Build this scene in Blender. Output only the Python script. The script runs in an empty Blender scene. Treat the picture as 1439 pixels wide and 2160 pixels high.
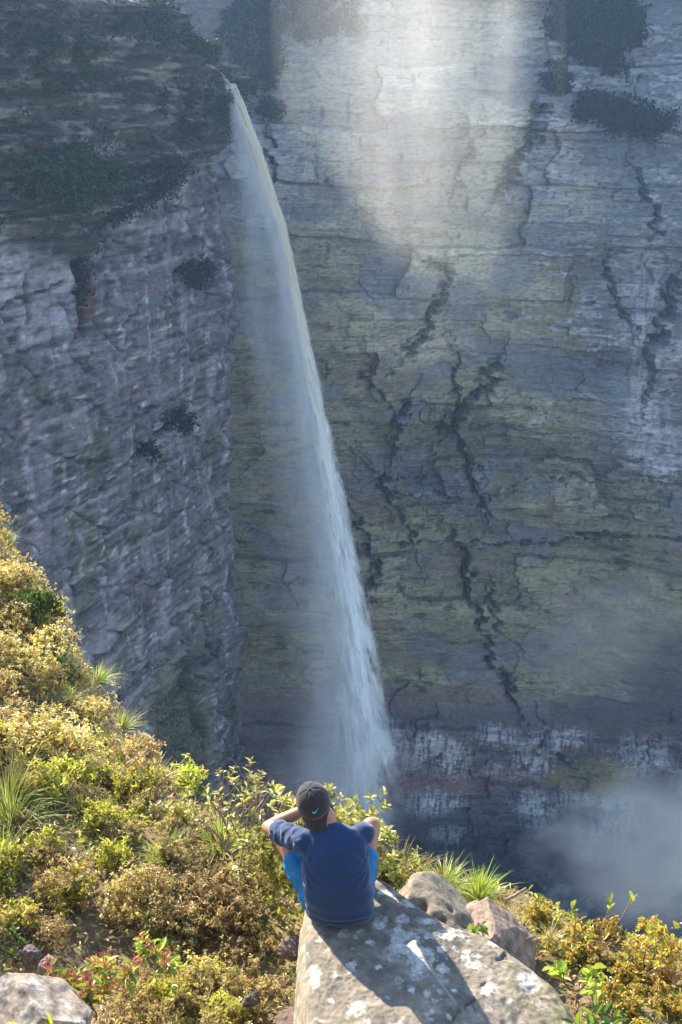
import bpy, bmesh, math, random
import numpy as np
from mathutils import Vector, Matrix

random.seed(7)
RNG = np.random.default_rng(11)
scene = bpy.context.scene
COL = scene.collection
R = math.radians
PITCH = R(20.0)
F = 2600.0          # focal length in photo pixels (photo 1439 x 2160)
SUN_AZ = R(-34.0)   # clockwise from +Y
SUN_EL = R(29.0)

# ------------------------------------------------------------------ helpers
def at(px, py, d):
    """photo pixel + depth along the optical axis -> world point"""
    x = (px - 719.5) / F * d
    v = (1080.0 - py) / F * d
    return np.array([x, d*math.cos(PITCH) + v*math.sin(PITCH), -d*math.sin(PITCH) + v*math.cos(PITCH)])

def proj(x, y, z):
    d = y*math.cos(PITCH) - z*math.sin(PITCH)
    v = y*math.sin(PITCH) + z*math.cos(PITCH)
    return 719.5 + F*x/d, 1080.0 - F*v/d

def tag(o, label=None, cat=None, group=None, kind=None):
    if label: o['label'] = label
    if cat: o['category'] = cat
    if group: o['group'] = group
    if kind: o['kind'] = kind
    return o

def empty(name, loc=(0, 0, 0), rz=0.0):
    o = bpy.data.objects.new(name, None)
    o.empty_display_size = 0.1
    o.location = loc
    o.rotation_euler = (0, 0, rz)
    COL.objects.link(o)
    return o

def mesh_arrays(name, V, Q, mat, parent=None, smooth=False, attrs=None, T=None):
    """V (n,3), Q (m,4) quads, T (k,3) tris"""
    me = bpy.data.meshes.new(name)
    V = np.asarray(V, dtype=np.float32)
    Q = np.asarray(Q, dtype=np.int32).reshape(-1, 4)
    T = np.zeros((0, 3), np.int32) if T is None else np.asarray(T, dtype=np.int32).reshape(-1, 3)
    me.vertices.add(len(V)); me.vertices.foreach_set('co', V.ravel())
    loops = np.concatenate([Q.ravel(), T.ravel()])
    me.loops.add(len(loops)); me.loops.foreach_set('vertex_index', loops)
    n = len(Q) + len(T)
    me.polygons.add(n)
    st = np.concatenate([np.arange(len(Q))*4, len(Q)*4 + np.arange(len(T))*3]).astype(np.int32)
    me.polygons.foreach_set('loop_start', st)
    me.update(calc_edges=True)
    me.polygons.foreach_set('use_smooth', np.full(n, bool(smooth)))
    for an, arr in (attrs or {}).items():
        arr = np.asarray(arr, dtype=np.float32)
        if arr.ndim == 2:
            a = me.color_attributes.new(an, 'FLOAT_COLOR', 'POINT')
            if arr.shape[1] == 3: arr = np.concatenate([arr, np.ones((len(arr), 1), np.float32)], 1)
            a.data.foreach_set('color', arr.ravel())
        else:
            a = me.attributes.new(an, 'FLOAT', 'POINT')
            a.data.foreach_set('value', arr)
    me.materials.append(mat)
    o = bpy.data.objects.new(name, me)
    COL.objects.link(o)
    if parent is not None: o.parent = parent
    return o

def copy_tree(o, parent=None):
    c = o.copy(); COL.objects.link(c)
    if parent is not None: c.parent = parent
    for ch in list(o.children): copy_tree(ch, c)
    return c

# ------------------------------------------------------------------ noise
_rp = np.random.default_rng(3)
PERM = _rp.permutation(256); PERM = np.concatenate([PERM, PERM, PERM])
GR = _rp.normal(size=(256, 3)); GR /= np.linalg.norm(GR, axis=1)[:, None]

def perlin(x, y, z):
    xi = np.floor(x).astype(np.int64); yi = np.floor(y).astype(np.int64); zi = np.floor(z).astype(np.int64)
    xf = x-xi; yf = y-yi; zf = z-zi
    xi &= 255; yi &= 255; zi &= 255
    u = xf*xf*xf*(xf*(xf*6-15)+10); v = yf*yf*yf*(yf*(yf*6-15)+10); w = zf*zf*zf*(zf*(zf*6-15)+10)
    def g(i, j, k):
        h = PERM[PERM[PERM[(xi+i) & 255]+((yi+j) & 255)]+((zi+k) & 255)]
        G = GR[h]
        return G[..., 0]*(xf-i)+G[..., 1]*(yf-j)+G[..., 2]*(zf-k)
    l = lambda a, b, t: a+t*(b-a)
    return 1.6*l(l(l(g(0,0,0), g(1,0,0), u), l(g(0,1,0), g(1,1,0), u), v),
             l(l(g(0,0,1), g(1,0,1), u), l(g(0,1,1), g(1,1,1), u), v), w)

def fbm(x, y, z, octs=4, gain=0.5, lac=2.03):
    s = 0.0; a = 1.0; n = 0.0
    for k in range(octs):
        s = s + a*perlin(x+17.3*k, y+5.1*k, z+9.7*k); n += a
        a *= gain; x = x*lac; y = y*lac; z = z*lac
    return s/n

def hash2(i, j, seed=0):
    h = (i*374761393 + j*668265263 + seed*974634777) & 0xFFFFFFFF
    h = ((h ^ (h >> 13))*1274126177) & 0xFFFFFFFF
    h = (h ^ (h >> 16)) & 0xFFFFFFFF
    return h/4294967295.0

def blocks(u, w, bw, bh, seed):
    """layered blocks with broken joints: random value per block and distance to its joint"""
    row = np.floor(w/bh).astype(np.int64)
    hw = hash2(row, row*0+3, seed)
    uu = u/(bw*(0.6+0.9*hw)) + hw*17.0
    col = np.floor(uu).astype(np.int64)
    rv = hash2(row, col, seed+5)
    e = np.minimum(np.minimum(uu-col, 1-(uu-col))*bw, np.minimum(w/bh-row, 1-(w/bh-row))*bh)
    return rv, e

def ss(a, b, x):
    t = np.clip((x-a)/(b-a), 0, 1)
    return t*t*(3-2*t)

def pdist(px, py, pts):
    """distance to polyline, and signed side"""
    best = np.full(px.shape, 1e9); side = np.zeros(px.shape)
    for (x0, y0), (x1, y1) in zip(pts[:-1], pts[1:]):
        dx, dy = x1-x0, y1-y0
        t = np.clip(((px-x0)*dx+(py-y0)*dy)/(dx*dx+dy*dy), 0, 1)
        d = np.hypot(px-x0-t*dx, py-y0-t*dy)
        s = np.sign(dx*(py-y0)-dy*(px-x0))
        m = d < best
        best = np.where(m, d, best); side = np.where(m, s, side)
    return best, side

def blob(px, py, cx, cy, rx, ry, n=0.0, soft=0.35):
    r = np.sqrt(((px-cx)/rx)**2+((py-cy)/ry)**2) + n
    return 1-ss(1-soft, 1+soft, r)

def mixc(c, col, m):
    return c*(1-m[:, None]) + np.array(col)[None, :]*m[:, None]

# ------------------------------------------------------------------ materials
def newmat(name):
    m = bpy.data.materials.new(name); m.use_nodes = True
    nt = m.node_tree
    for n in list(nt.nodes): nt.nodes.remove(n)
    out = nt.nodes.new('ShaderNodeOutputMaterial')
    return m, nt, out

def N(nt, typ, **kw):
    n = nt.nodes.new(typ)
    for k, v in kw.items():
        if k in n.inputs: n.inputs[k].default_value = v
        else: setattr(n, k, v)
    return n

def rock_mat(name, attr='rock', scale=1.0, stretch=(1, 1, 1), bump=0.5, dist=0.3, rough=0.92, lo=0.6, hi=1.35):
    m, nt, out = newmat(name)
    a = N(nt, 'ShaderNodeAttribute', attribute_name=attr)
    tc = N(nt, 'ShaderNodeTexCoord'); mp = N(nt, 'ShaderNodeMapping')
    mp.inputs['Scale'].default_value = stretch
    nt.links.new(tc.outputs['Object'], mp.inputs['Vector'])
    n1 = N(nt, 'ShaderNodeTexNoise', Scale=scale, Detail=8.0, Roughness=0.65)
    nt.links.new(mp.outputs[0], n1.inputs['Vector'])
    mr = N(nt, 'ShaderNodeMapRange'); mr.inputs['From Min'].default_value = 0.3; mr.inputs['From Max'].default_value = 0.7
    mr.inputs['To Min'].default_value = lo; mr.inputs['To Max'].default_value = hi
    nt.links.new(n1.outputs['Fac'], mr.inputs['Value'])
    mul = N(nt, 'ShaderNodeVectorMath', operation='SCALE')
    nt.links.new(a.outputs['Color'], mul.inputs[0]); nt.links.new(mr.outputs[0], mul.inputs['Scale'])
    p = N(nt, 'ShaderNodeBsdfPrincipled', Roughness=rough)
    p.inputs['Specular IOR Level'].default_value = 0.25
    nt.links.new(mul.outputs[0], p.inputs['Base Color'])
    b = N(nt, 'ShaderNodeBump', Strength=bump, Distance=dist)
    nt.links.new(n1.outputs['Fac'], b.inputs['Height']); nt.links.new(b.outputs[0], p.inputs['Normal'])
    nt.links.new(p.outputs[0], out.inputs['Surface'])
    return m

def leaf_mat(name, rough=0.36, transl=0.48, spec=0.5, var=0.25):
    m, nt, out = newmat(name)
    a = N(nt, 'ShaderNodeAttribute', attribute_name='tint')
    oi = N(nt, 'ShaderNodeObjectInfo')
    hs = N(nt, 'ShaderNodeHueSaturation')
    mr = N(nt, 'ShaderNodeMapRange'); mr.inputs['To Min'].default_value = 0.5-0.10*var; mr.inputs['To Max'].default_value = 0.5+0.02*var
    mv = N(nt, 'ShaderNodeMapRange'); mv.inputs['To Min'].default_value = 1-var; mv.inputs['To Max'].default_value = 1+var
    nt.links.new(oi.outputs['Random'], mr.inputs['Value']); nt.links.new(oi.outputs['Random'], mv.inputs['Value'])
    nt.links.new(mr.outputs[0], hs.inputs['Hue']); nt.links.new(mv.outputs[0], hs.inputs['Value'])
    nt.links.new(a.outputs['Color'], hs.inputs['Color'])
    p = N(nt, 'ShaderNodeBsdfPrincipled', Roughness=rough)
    p.inputs['Specular IOR Level'].default_value = spec
    nt.links.new(hs.outputs[0], p.inputs['Base Color'])
    t = N(nt, 'ShaderNodeBsdfTranslucent')
    nt.links.new(hs.outputs[0], t.inputs['Color'])
    mx = N(nt, 'ShaderNodeMixShader', Fac=transl)
    nt.links.new(p.outputs[0], mx.inputs[1]); nt.links.new(t.outputs[0], mx.inputs[2])
    nt.links.new(mx.outputs[0], out.inputs['Surface'])
    return m

def plain_mat(name, col, rough=0.7, nscale=30.0, lo=0.85, hi=1.15, bump=0.0, bscale=None, spec=0.4, sheen=0.0, sss=0.0):
    m, nt, out = newmat(name)
    tc = N(nt, 'ShaderNodeTexCoord')
    n1 = N(nt, 'ShaderNodeTexNoise', Scale=nscale, Detail=4.0)
    nt.links.new(tc.outputs['Object'], n1.inputs['Vector'])
    mr = N(nt, 'ShaderNodeMapRange'); mr.inputs['From Min'].default_value = 0.3; mr.inputs['From Max'].default_value = 0.7
    mr.inputs['To Min'].default_value = lo; mr.inputs['To Max'].default_value = hi
    nt.links.new(n1.outputs['Fac'], mr.inputs['Value'])
    rgb = N(nt, 'ShaderNodeRGB'); rgb.outputs[0].default_value = (*col, 1)
    mul = N(nt, 'ShaderNodeVectorMath', operation='SCALE')
    nt.links.new(rgb.outputs[0], mul.inputs[0]); nt.links.new(mr.outputs[0], mul.inputs['Scale'])
    p = N(nt, 'ShaderNodeBsdfPrincipled', Roughness=rough)
    p.inputs['Specular IOR Level'].default_value = spec
    p.inputs['Sheen Weight'].default_value = sheen
    if sss:
        p.inputs['Subsurface Weight'].default_value = sss
        p.inputs['Subsurface Radius'].default_value = (0.02, 0.008, 0.004)
        p.inputs['Subsurface Scale'].default_value = 0.5
    nt.links.new(mul.outputs[0], p.inputs['Base Color'])
    if bump:
        n2 = N(nt, 'ShaderNodeTexNoise', Scale=bscale or nscale*4, Detail=3.0)
        nt.links.new(tc.outputs['Object'], n2.inputs['Vector'])
        b = N(nt, 'ShaderNodeBump', Strength=bump, Distance=0.01)
        nt.links.new(n2.outputs['Fac'], b.inputs['Height']); nt.links.new(b.outputs[0], p.inputs['Normal'])
    nt.links.new(p.outputs[0], out.inputs['Surface'])
    return m

M_WALL = rock_mat('sandstone_far', scale=1.1, stretch=(1, 1, 2.6), bump=0.6, dist=0.5)
M_BUTT = rock_mat('sandstone_side', scale=1.5, stretch=(1, .5, 1.6), bump=0.2, dist=0.25, lo=0.55, hi=1.45)
M_ROCK = rock_mat('boulder_stone', scale=22.0, bump=0.45, dist=0.02, lo=0.72, hi=1.25)
M_SOIL = rock_mat('soil', scale=14.0, bump=0.6, dist=0.04, lo=0.5, hi=1.5)
M_LEAF = leaf_mat('leaf', rough=0.36)
M_FARLEAF = leaf_mat('far_leaf', rough=0.7, transl=0.2, spec=0.2)
M_GRASS = leaf_mat('grass_blade', rough=0.5, transl=0.4)
M_BARK = rock_mat('bark', attr='tint', scale=60.0, bump=0.3, dist=0.004)

def grid_quads(nu, nv, off=0):
    i, j = np.meshgrid(np.arange(nu-1), np.arange(nv-1), indexing='xy')
    a = (j*nu+i).ravel()+off
    return np.stack([a, a+1, a+nu+1, a+nu], 1)

# ================================================================== FAR CLIFF
def wall_y(x, z):
    y = 190.0 - 0.0042*np.maximum(x-12, 0)**2 - 0.006*np.maximum(-x-8, 0)**2
    y += 3.0*ss(-88, -96, z) + 2.5*ss(-112, -118, z) - 3.5*ss(-120, -146, z)
    return y

CRACKS = [  # photo-traced ledges and cracks of the far cliff: points, width, depth
    ([(1135,225),(1120,290),(1090,340),(1062,400)], 16, 3.0),
    ([(992,310),(978,350),(970,385)], 7, 1.6),
    ([(905,545),(940,570),(936,620),(912,655),(905,690),(862,745)], 12, 2.4),
    ([(1048,770),(1030,810),(985,850),(952,880),(940,905)], 13, 3.0),
    ([(940,905),(960,935),(985,965),(1000,995),(1008,1035),(1015,1060)], 9, 3.0),
    ([(1000,1028),(1045,1032),(1085,1028)], 6, 2.5),
    ([(1015,1060),(1040,1075),(1055,1100)], 4, 1.5),
    ([(962,755),(966,810),(962,850)], 5, 1.6),
    ([(775,780),(780,820),(805,845)], 5, 1.4),
    ([(862,855),(845,890),(835,925)], 9, 2.0),
    ([(755,1100),(778,1150),(790,1190),(782,1240)], 8, 2.6),
    ([(825,1158),(880,1150),(960,1142),(1040,1153),(1130,1150),(1230,1138),(1300,1130),(1439,1142)], 6, 2.6),
    ([(955,1140),(975,1170),(985,1205)], 8, 2.8),
    ([(985,1205),(995,1255),(1010,1280),(1020,1330),(1045,1390),(1070,1440),(1085,1485)], 7, 2.8),
    ([(1035,1270),(1045,1310),(1062,1330)], 6, 2.0),
    ([(1145,1540),(1160,1580),(1210,1610)], 7, 2.0),
    ([(1435,600),(1415,640),(1398,700),(1380,760)], 9, 3.0),
    ([(1410,620),(1400,700),(1370,780),(1360,850)], 5, 2.0),
    ([(1290,560),(1300,640),(1345,700)], 5, 1.6),
    ([(1345,360),(1370,420),(1375,480)], 6, 2.0),
    ([(830,1045),(900,1035),(960,1040)], 4, 1.5),
    ([(810,1020),(840,1070),(870,1120),(878,1150)], 5, 2.0),
    ([(840,1010),(900,1000),(955,1008)], 3, 1.2),
    ([(1330,300),(1340,130)], 5, 1.6),
    ([(575,1230),(640,1218),(720,1212)], 3, 1.2),
    ([(560,270),(572,330),(575,380)], 4, 1.6),
    ([(1380,1000),(1439,990)], 5, 2.0),
    ([(1100,1005),(1170,1000),(1300,1010),(1439,1004)], 3, 1.3),
    ([(1190,960),(1250,985),(1270,1010)], 4, 1.5),
    ([(780,990),(800,1010),(830,1045)], 5, 1.6),
]

def build_wall():
    xs = np.arange(-58, 74, 0.22); zs = np.arange(-147, 9.6, 0.22)
    nx, nz = len(xs), len(zs)
    X, Z = np.meshgrid(xs, zs, indexing='xy'); x = X.ravel(); z = Z.ravel()
    y0 = wall_y(x, z)
    px, py = proj(x, y0, z)
    wz = z + 1.6*fbm(x*0.05, z*0.05, 0*x+1.5, 4) + 0.012*x      # warped strata height
    wx = x + 1.2*fbm(x*0.11, z*0.11, 0*x+8.5, 3)
    r0, e0 = blocks(wx+6*fbm(x*.03, z*.12, 0*x+2, 3), wz+2*fbm(x*.05, z*.05, 0*x+77, 3), 27, 8.5, 9)
    D = 3.4*fbm(x*0.035, z*0.05, 0*x, 4) + 2.2*(r0-.5)                         # towards the camera
    r1, e1 = blocks(wx+3*fbm(x*.05, z*.3, 0*x, 2), wz, 13, 3.4, 1)
    r2, e2 = blocks(wx, wz, 5.2, 1.25, 2)
    r3, e3 = blocks(wx*1.02, wz+0.3*fbm(x*.6, z*.6, 0*x, 2), 2.0, 0.55, 3)
    rough_m = 0.35 + 0.65*ss(-0.12, 0.25, fbm(x*0.045, z*0.07, 0*x+4.2, 4))
    # the right side and the cracked middle are rougher, the olive overhang smoother
    rough_m *= 0.55 + 0.6*np.clip(ss(1050, 1250, px)*(1-ss(1050, 1150, py)) + blob(px, py, 980, 960, 220, 150) + ss(1480, 1560, py), 0, 1)
    D += rough_m*(1.9*(r1-.5) + 1.0*(r2-.5) + 0.42*(r3-.5))
    D += 0.5*rough_m*fbm(x*.5, z*.9, 0*x+2, 5)
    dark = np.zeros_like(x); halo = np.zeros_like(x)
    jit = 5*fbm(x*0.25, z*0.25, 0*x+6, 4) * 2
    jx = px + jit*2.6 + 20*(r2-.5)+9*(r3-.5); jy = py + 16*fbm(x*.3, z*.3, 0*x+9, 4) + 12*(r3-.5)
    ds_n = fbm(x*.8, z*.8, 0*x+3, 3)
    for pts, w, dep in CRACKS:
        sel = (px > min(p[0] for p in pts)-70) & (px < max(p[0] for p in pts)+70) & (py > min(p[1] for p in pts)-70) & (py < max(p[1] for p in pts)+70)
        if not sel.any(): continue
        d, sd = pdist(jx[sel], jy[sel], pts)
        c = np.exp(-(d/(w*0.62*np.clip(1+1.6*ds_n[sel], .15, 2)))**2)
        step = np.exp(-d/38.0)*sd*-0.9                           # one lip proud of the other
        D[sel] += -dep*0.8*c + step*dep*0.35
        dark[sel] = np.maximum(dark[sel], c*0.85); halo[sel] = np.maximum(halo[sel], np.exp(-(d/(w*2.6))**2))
    y = y0 - D
    # ---- colour (rock, lichen and mineral stains, plus shade painted into the cracks)
    n1 = fbm(x*.09, z*.13, 0*x+21, 5); n2 = fbm(x*.25, z*.8, 0*x+31, 5); n3 = fbm(x*1.1, z*2.6, 0*x+41, 4)
    nv = fbm(x*1.3, z*.18, 0*x+51, 4)
    c = np.tile(np.array([[0.225, 0.22, 0.24]]), (len(x), 1))
    olive = ss(420, 560, py)*(1-ss(1430, 1520, py+60*n1))
    olive *= 1 - 0.75*ss(1180, 1330, px+120*n1)*(1-ss(950, 1120, py+80*n1))
    olive = np.clip(olive*ss(-0.55, 0.12, n1+0.25), 0, 1)
    c = mixc(c, (0.225, 0.200, 0.115), olive*0.9)
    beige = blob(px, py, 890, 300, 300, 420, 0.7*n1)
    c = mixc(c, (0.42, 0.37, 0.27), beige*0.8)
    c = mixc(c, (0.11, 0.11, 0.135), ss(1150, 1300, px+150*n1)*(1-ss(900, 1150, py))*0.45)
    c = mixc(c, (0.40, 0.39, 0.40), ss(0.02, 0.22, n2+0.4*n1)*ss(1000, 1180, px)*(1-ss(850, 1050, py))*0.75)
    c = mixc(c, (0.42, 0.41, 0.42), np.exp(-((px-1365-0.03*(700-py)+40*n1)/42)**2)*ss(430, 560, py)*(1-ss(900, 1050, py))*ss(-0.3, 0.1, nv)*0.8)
    c = mixc(c, (0.42, 0.41, 0.42), blob(px, py, 1400, 955, 60, 50, n2)*0.7)
    c = mixc(c, (0.36, 0.35, 0.36), (1-ss(300, 520, py))*ss(540, 600, px)*(1-ss(800, 980, px))*ss(-.1, .2, n2)*0.6)
    c = mixc(c, (0.19, 0.11, 0.10), ss(0.12, 0.32, n2-0.5*n1)*ss(560, 800, py)*0.4)
    # dark lichen speckle, drawn out along the beds
    c *= (1-0.62*ss(0.10, 0.38, n3)*ss(-0.2, 0.25, n2+0.15))[:, None]
    c *= (1-0.6*ss(0.16, 0.34, n2)*(1-beige))[:, None]
    c *= (1-0.45*blob(px, py, 960, 960, 170, 130, 1.3*n1))[:, None]
    c *= (1-0.5*blob(px, py, 1230, 770, 120, 30, 1.2*n2))[:, None]
    bed = np.exp(-(fbm(x*.07, z*.85, 0*x+61, 4)/.030)**2)*ss(-.25, .15, n1+.5*n2)
    bed2 = np.exp(-(fbm(x*.16, z*2.1, 0*x+71, 3)/.045)**2)*ss(-.2, .2, -n1+.4*n2)
    c *= (1-0.45*bed-0.28*bed2)[:, None]
    c *= (1-0.38*rough_m*(np.exp(-(e1/.16)**2)*ss(.25, .6, r1)+.3*np.exp(-(e2/.10)**2)*ss(.5, .8, r2)))[:, None]
    c *= (1-.45*np.exp(-(e0/.30)**2)*ss(.3, .6, r0)*ss(-.2, .1, n1+.5*n2))[:, None]
    c *= (1+0.24*(r2-.5)+.12*(r3-.5)+.3*(r1-.5)+.35*(r0-.5))[:, None]
    c = mixc(c, (0.13, 0.135, 0.17), ss(.0, .22, fbm(x*.06+9, z*.10, 0*x+81, 5))*.65)
    c = mixc(c, (0.15, 0.105, 0.09), ss(.08, .25, fbm(x*.08, z*.16, 0*x+87, 5))*ss(500, 900, py)*.5)
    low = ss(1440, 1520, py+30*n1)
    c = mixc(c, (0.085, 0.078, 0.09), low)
    red = low*(np.exp(-((py-1478+14*n1+0.02*(px-960))/16)**2)*(1-ss(1050, 1120, px)) + 0.8*np.exp(-((py-1645+12*n1)/22)**2)*(1-ss(1200, 1300, px)) + 0.45*np.exp(-((py-1560)/60)**2)*ss(-.2, .2, n2))
    c = mixc(c, (0.19, 0.105, 0.10), np.clip(red, 0, 1)*0.75)
    wp = np.zeros_like(x)
    for cx, cy, rx, ry in ((890,1570,55,38),(950,1590,40,40),(1125,1605,55,48),(1040,1545,50,28),(1170,1560,60,25),(1040,1612,24,16),(920,1690,60,30),(1250,1690,110,34),(1360,1600,70,40),(1130,1700,60,40),(820,1560,30,40),(1300,1760,90,60),(960,1760,40,20)):
        wp = np.maximum(wp, blob(px, py, cx, cy, rx, ry, 1.5*nv+1.1*n1, 0.45))
    c = mixc(c, (0.40, 0.41, 0.45), wp*low*ss(-0.25, 0.12, nv+0.5*n3)*0.9)
    c = mixc(c, (0.20, 0.17, 0.07), low*blob(px, py, 1240, 1640, 90, 45, n1)*0.7)
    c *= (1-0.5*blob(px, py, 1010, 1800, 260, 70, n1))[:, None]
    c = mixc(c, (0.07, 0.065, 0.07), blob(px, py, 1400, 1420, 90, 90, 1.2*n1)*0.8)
    # purple-brown back recess at the upper left
    up = (1-ss(150, 235, py+120*n1))*(1-ss(560, 610, px+30*n1))
    c = mixc(c, (0.135, 0.10, 0.095), up*0.85)
    for cx, cy, rx, ry in ((735,235,4,30),(985,430,4,18),(845,330,5,12),(765,70,20,14),(680,240,5,16),(1000,150,4,20),(870,165,5,10),(760,300,3,14),(905,215,3,10),(690,380,6,8)):
        c *= (1-0.6*blob(px, py, cx, cy, rx, ry, 0.6*n3))[:, None]
    c *= (1-0.32*dark)[:, None]; c *= (1-0.42*halo*ss(-.05, .2, n2+.6*n3))[:, None]; c = mixc(c, (.36, .36, .38), halo*ss(.2, .34, n2-.4*n3)*(1-dark)*.7)  # crack shade painted into the rock colour, mottled dark and pale bands around
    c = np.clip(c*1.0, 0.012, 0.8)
    V = np.stack([x, y, z], 1)
    Q = grid_quads(nx, nz)
    # plateau behind the rim
    top = V[-nx:]; rows = []
    for k, (dy, dz) in enumerate(((2, .6), (6, 1.0), (14, 1.6), (30, 2.5), (70, 4))):
        rws = top.copy(); rws[:, 1] = top[:, 1]+dy; rws[:, 2] = top[:, 2]+dz+fbm(rws[:, 0]*.2, rws[:, 1]*.2, 0*rws[:, 0], 3)
        rows.append(rws)
    n0 = len(V)
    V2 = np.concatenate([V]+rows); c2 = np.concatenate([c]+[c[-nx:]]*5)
    Q2 = [Q]
    Q2.append(grid_quads(nx, 6, n0-nx))
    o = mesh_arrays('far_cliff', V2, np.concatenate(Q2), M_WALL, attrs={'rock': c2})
    tag(o, kind='structure')
    return V, px, py
WALLV, WPX, WPY = build_wall()

# ================================================================== LEFT BUTTRESS
CORNER = np.array([-15.2, 160.0]); DIRW = np.array([-17.0, -45.0])/math.hypot(17, 45); NRM = np.array([0.935, -0.353])

def build_buttress():
    near = 92.0
    s1 = np.arange(0, near, 0.30)[::-1]
    # plan path: straight flank, rounded corner, return face going back behind the fall
    pts = [CORNER + DIRW*s for s in s1]
    nrm = [NRM]*len(s1)
    cen = CORNER - NRM*5.0
    a0 = math.atan2(NRM[1], NRM[0])
    for a in np.linspace(a0, a0+R(60), 22)[1:]:
        nn = np.array([math.cos(a), math.sin(a)]); pts.append(cen+nn*5.0); nrm.append(nn)
    last = pts[-1]; nn = nrm[-1]; tdir = np.array([-nn[1], nn[0]])
    for s in np.arange(0.35, 36, 0.45): pts.append(last+tdir*s); nrm.append(nn)
    P = np.array(pts); NN = np.array(nrm); ns = len(P)
    S = np.concatenate([[0], np.cumsum(np.hypot(*np.diff(P, axis=0).T))])
    # top height per column
    Yc = P[:, 1]
    pxc = 719.5 + F*P[:, 0]/(Yc*math.cos(PITCH))
    pyt = np.interp(pxc, [-400, 0, 200, 300, 350, 410, 440, 470, 500], [-150, -60, -5, 20, 40, 105, 133, 145, 152])
    el = -PITCH + np.arctan((1080-pyt)/F)
    ztop = Yc*np.tan(el)
    k0 = int(np.argmax(S > S[len(s1)-1]+1)); ztop[k0:] = np.interp(S[k0:], [S[k0], S[k0]+3, S[-1]], [ztop[k0], ztop[k0]-0.5, ztop[k0]+5.0])
    nz = 700
    T = np.linspace(0, 1, nz)
    Zg = -150 + (ztop[None, :]+150)*T[:, None]
    Pg = np.broadcast_to(P[None], (nz, ns, 2)); Ng = np.broadcast_to(NN[None], (nz, ns, 2)); Sg = np.broadcast_to(S[None], (nz, ns))
    x = Pg[..., 0].ravel().copy(); y = Pg[..., 1].ravel().copy(); z = Zg.ravel(); s = Sg.ravel(); nxv = Ng[..., 0].ravel(); nyv = Ng[..., 1].ravel()
    px, py = proj(x, y, z)
    zero = 0*s
    wz = z + 1.3*fbm(s*.05, z*.06, zero+2.2, 4)
    D = 2.2*fbm(s*.05, z*.04, zero+12, 4)
    upb = np.interp(px, [-200, 0, 100, 165, 240, 300, 400, 480, 560], [470, 488, 500, 500, 455, 400, 335, 285, 260])
    n1 = fbm(s*.08, z*.08, zero+5, 4)
    um = 1-ss(-30, 34, py+75*n1+30*fbm(s*.3, z*.3, zero+55, 4)-upb)                                # upper ledgy band
    r1, e1 = blocks(s+2*n1, wz, 26, 2.3, 11); r2, e2 = blocks(s, wz, 13, 0.85, 12); r3, e3 = blocks(s, wz, 6, 0.4, 13)
    rm = 0.5+0.5*ss(-.15, .25, fbm(s*.1, z*.1, zero+9, 3))
    rm = rm*(1-um)*0.17 + um*1.35
    D += rm*(1.7*(r1-.5)+0.9*(r2-.5)+0.4*(r3-.5)) + 0.9*fbm(s*.10, z*.42, zero+7, 5)*(0.6+0.5*um)
    saw = (wz/0.95) % 1.0; saw2 = (wz/2.7+.3*n1) % 1.0
    cm = np.exp(-((s-near)/7.0)**2); D += cm*(2.6*fbm(z*.045, zero+1, zero+101, 3)+1.3*fbm(z*.22, s*.1, zero+103, 4)) ; D += 0.8*fbm(s*.03, z*.10, zero+105, 5)*(1-um)
    D += um*2.2 + um*(0.55*saw+1.3*saw2)*(.6+.8*ss(-.2, .2, n1))
    # tall joints on the smooth flank
    ridge = np.abs(fbm(s*.16, z*.02, zero+33, 3)); D -= 0.6*np.exp(-(ridge/0.020)**2)*(1-um)
    ridge2 = np.abs(fbm(s*.07+z*.05, z*.10, zero+43, 4)); D -= 0.8*np.exp(-(ridge2/0.02)**2)*(1-um)
    # ragged columns near the foot of the corner
    foot = ss(1250, 1400, py)*ss(330, 420, px)
    D += foot*(1.6*fbm(s*.35, z*.07, zero+3, 5)+1.0*(r1-.5))
    dark = np.zeros_like(s)
    jx = px+14*fbm(s*.3, z*.3, zero+2, 3); jy = py+14*fbm(s*.3, z*.3, zero+6, 3)
    for pts_, w, dep in (([(170,500),(168,560),(180,610),(176,655),(190,700)], 14, 3.0), ([(350,450),(352,490)], 6, 2.0),
                         ([(380,575),(410,560),(428,590)], 13, 2.4), ([(395,870),(375,890),(335,915),(310,945)], 9, 2.2),
                         ([(0,655),(60,630),(130,600)], 4, 1.2), ([(60,580),(68,640),(75,670)], 4, 1.4), ([(410,1410),(400,1440),(430,1560),(425,1640)], 12, 2.5),
                         ([(432,1260),(434,1330),(440,1370)], 5, 2.0), ([(470,330),(480,400)], 10, 3.0), ([(290,950),(250,985),(215,1040)], 5, 1.5), ([(290,640),(262,690)], 4, 1.3)):
        d, sd = pdist(jx, jy, pts_); cc = np.exp(-(d/(w*.7))**2); D -= dep*.8*cc; dark = np.maximum(dark, cc)
    x += nxv*D; y += nyv*D
    n2 = fbm(s*.22, z*.55, zero+15, 5); n3 = fbm(s*.40, z*1.8, zero+25, 4); nv = fbm(s*.5, z*.12, zero+35, 4)
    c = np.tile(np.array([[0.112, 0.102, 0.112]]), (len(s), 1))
    c = mixc(c, (0.105, 0.11, 0.065), ss(-.05, .3, n1)*ss(600, 900, py)*0.65)
    c = mixc(c, (0.34, 0.30, 0.34), ss(.08, .32, nv+.3*n2)*0.55)
    c = mixc(c, (0.30, 0.28, 0.32), (1-ss(150, 200, px))*ss(500, 540, py)*(1-ss(640, 760, py+60*n1))*0.75)
    c = mixc(c, (0.23, 0.14, 0.12), ss(.1, .3, n2-.4*n1)*0.35)
    c = mixc(c, (0.42, 0.40, 0.40), ss(.30, .42, n3+.3*nv)*0.7)
    c *= (1-.62*ss(.08, .3, -n3+.2*n2))[:, None]
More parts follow.
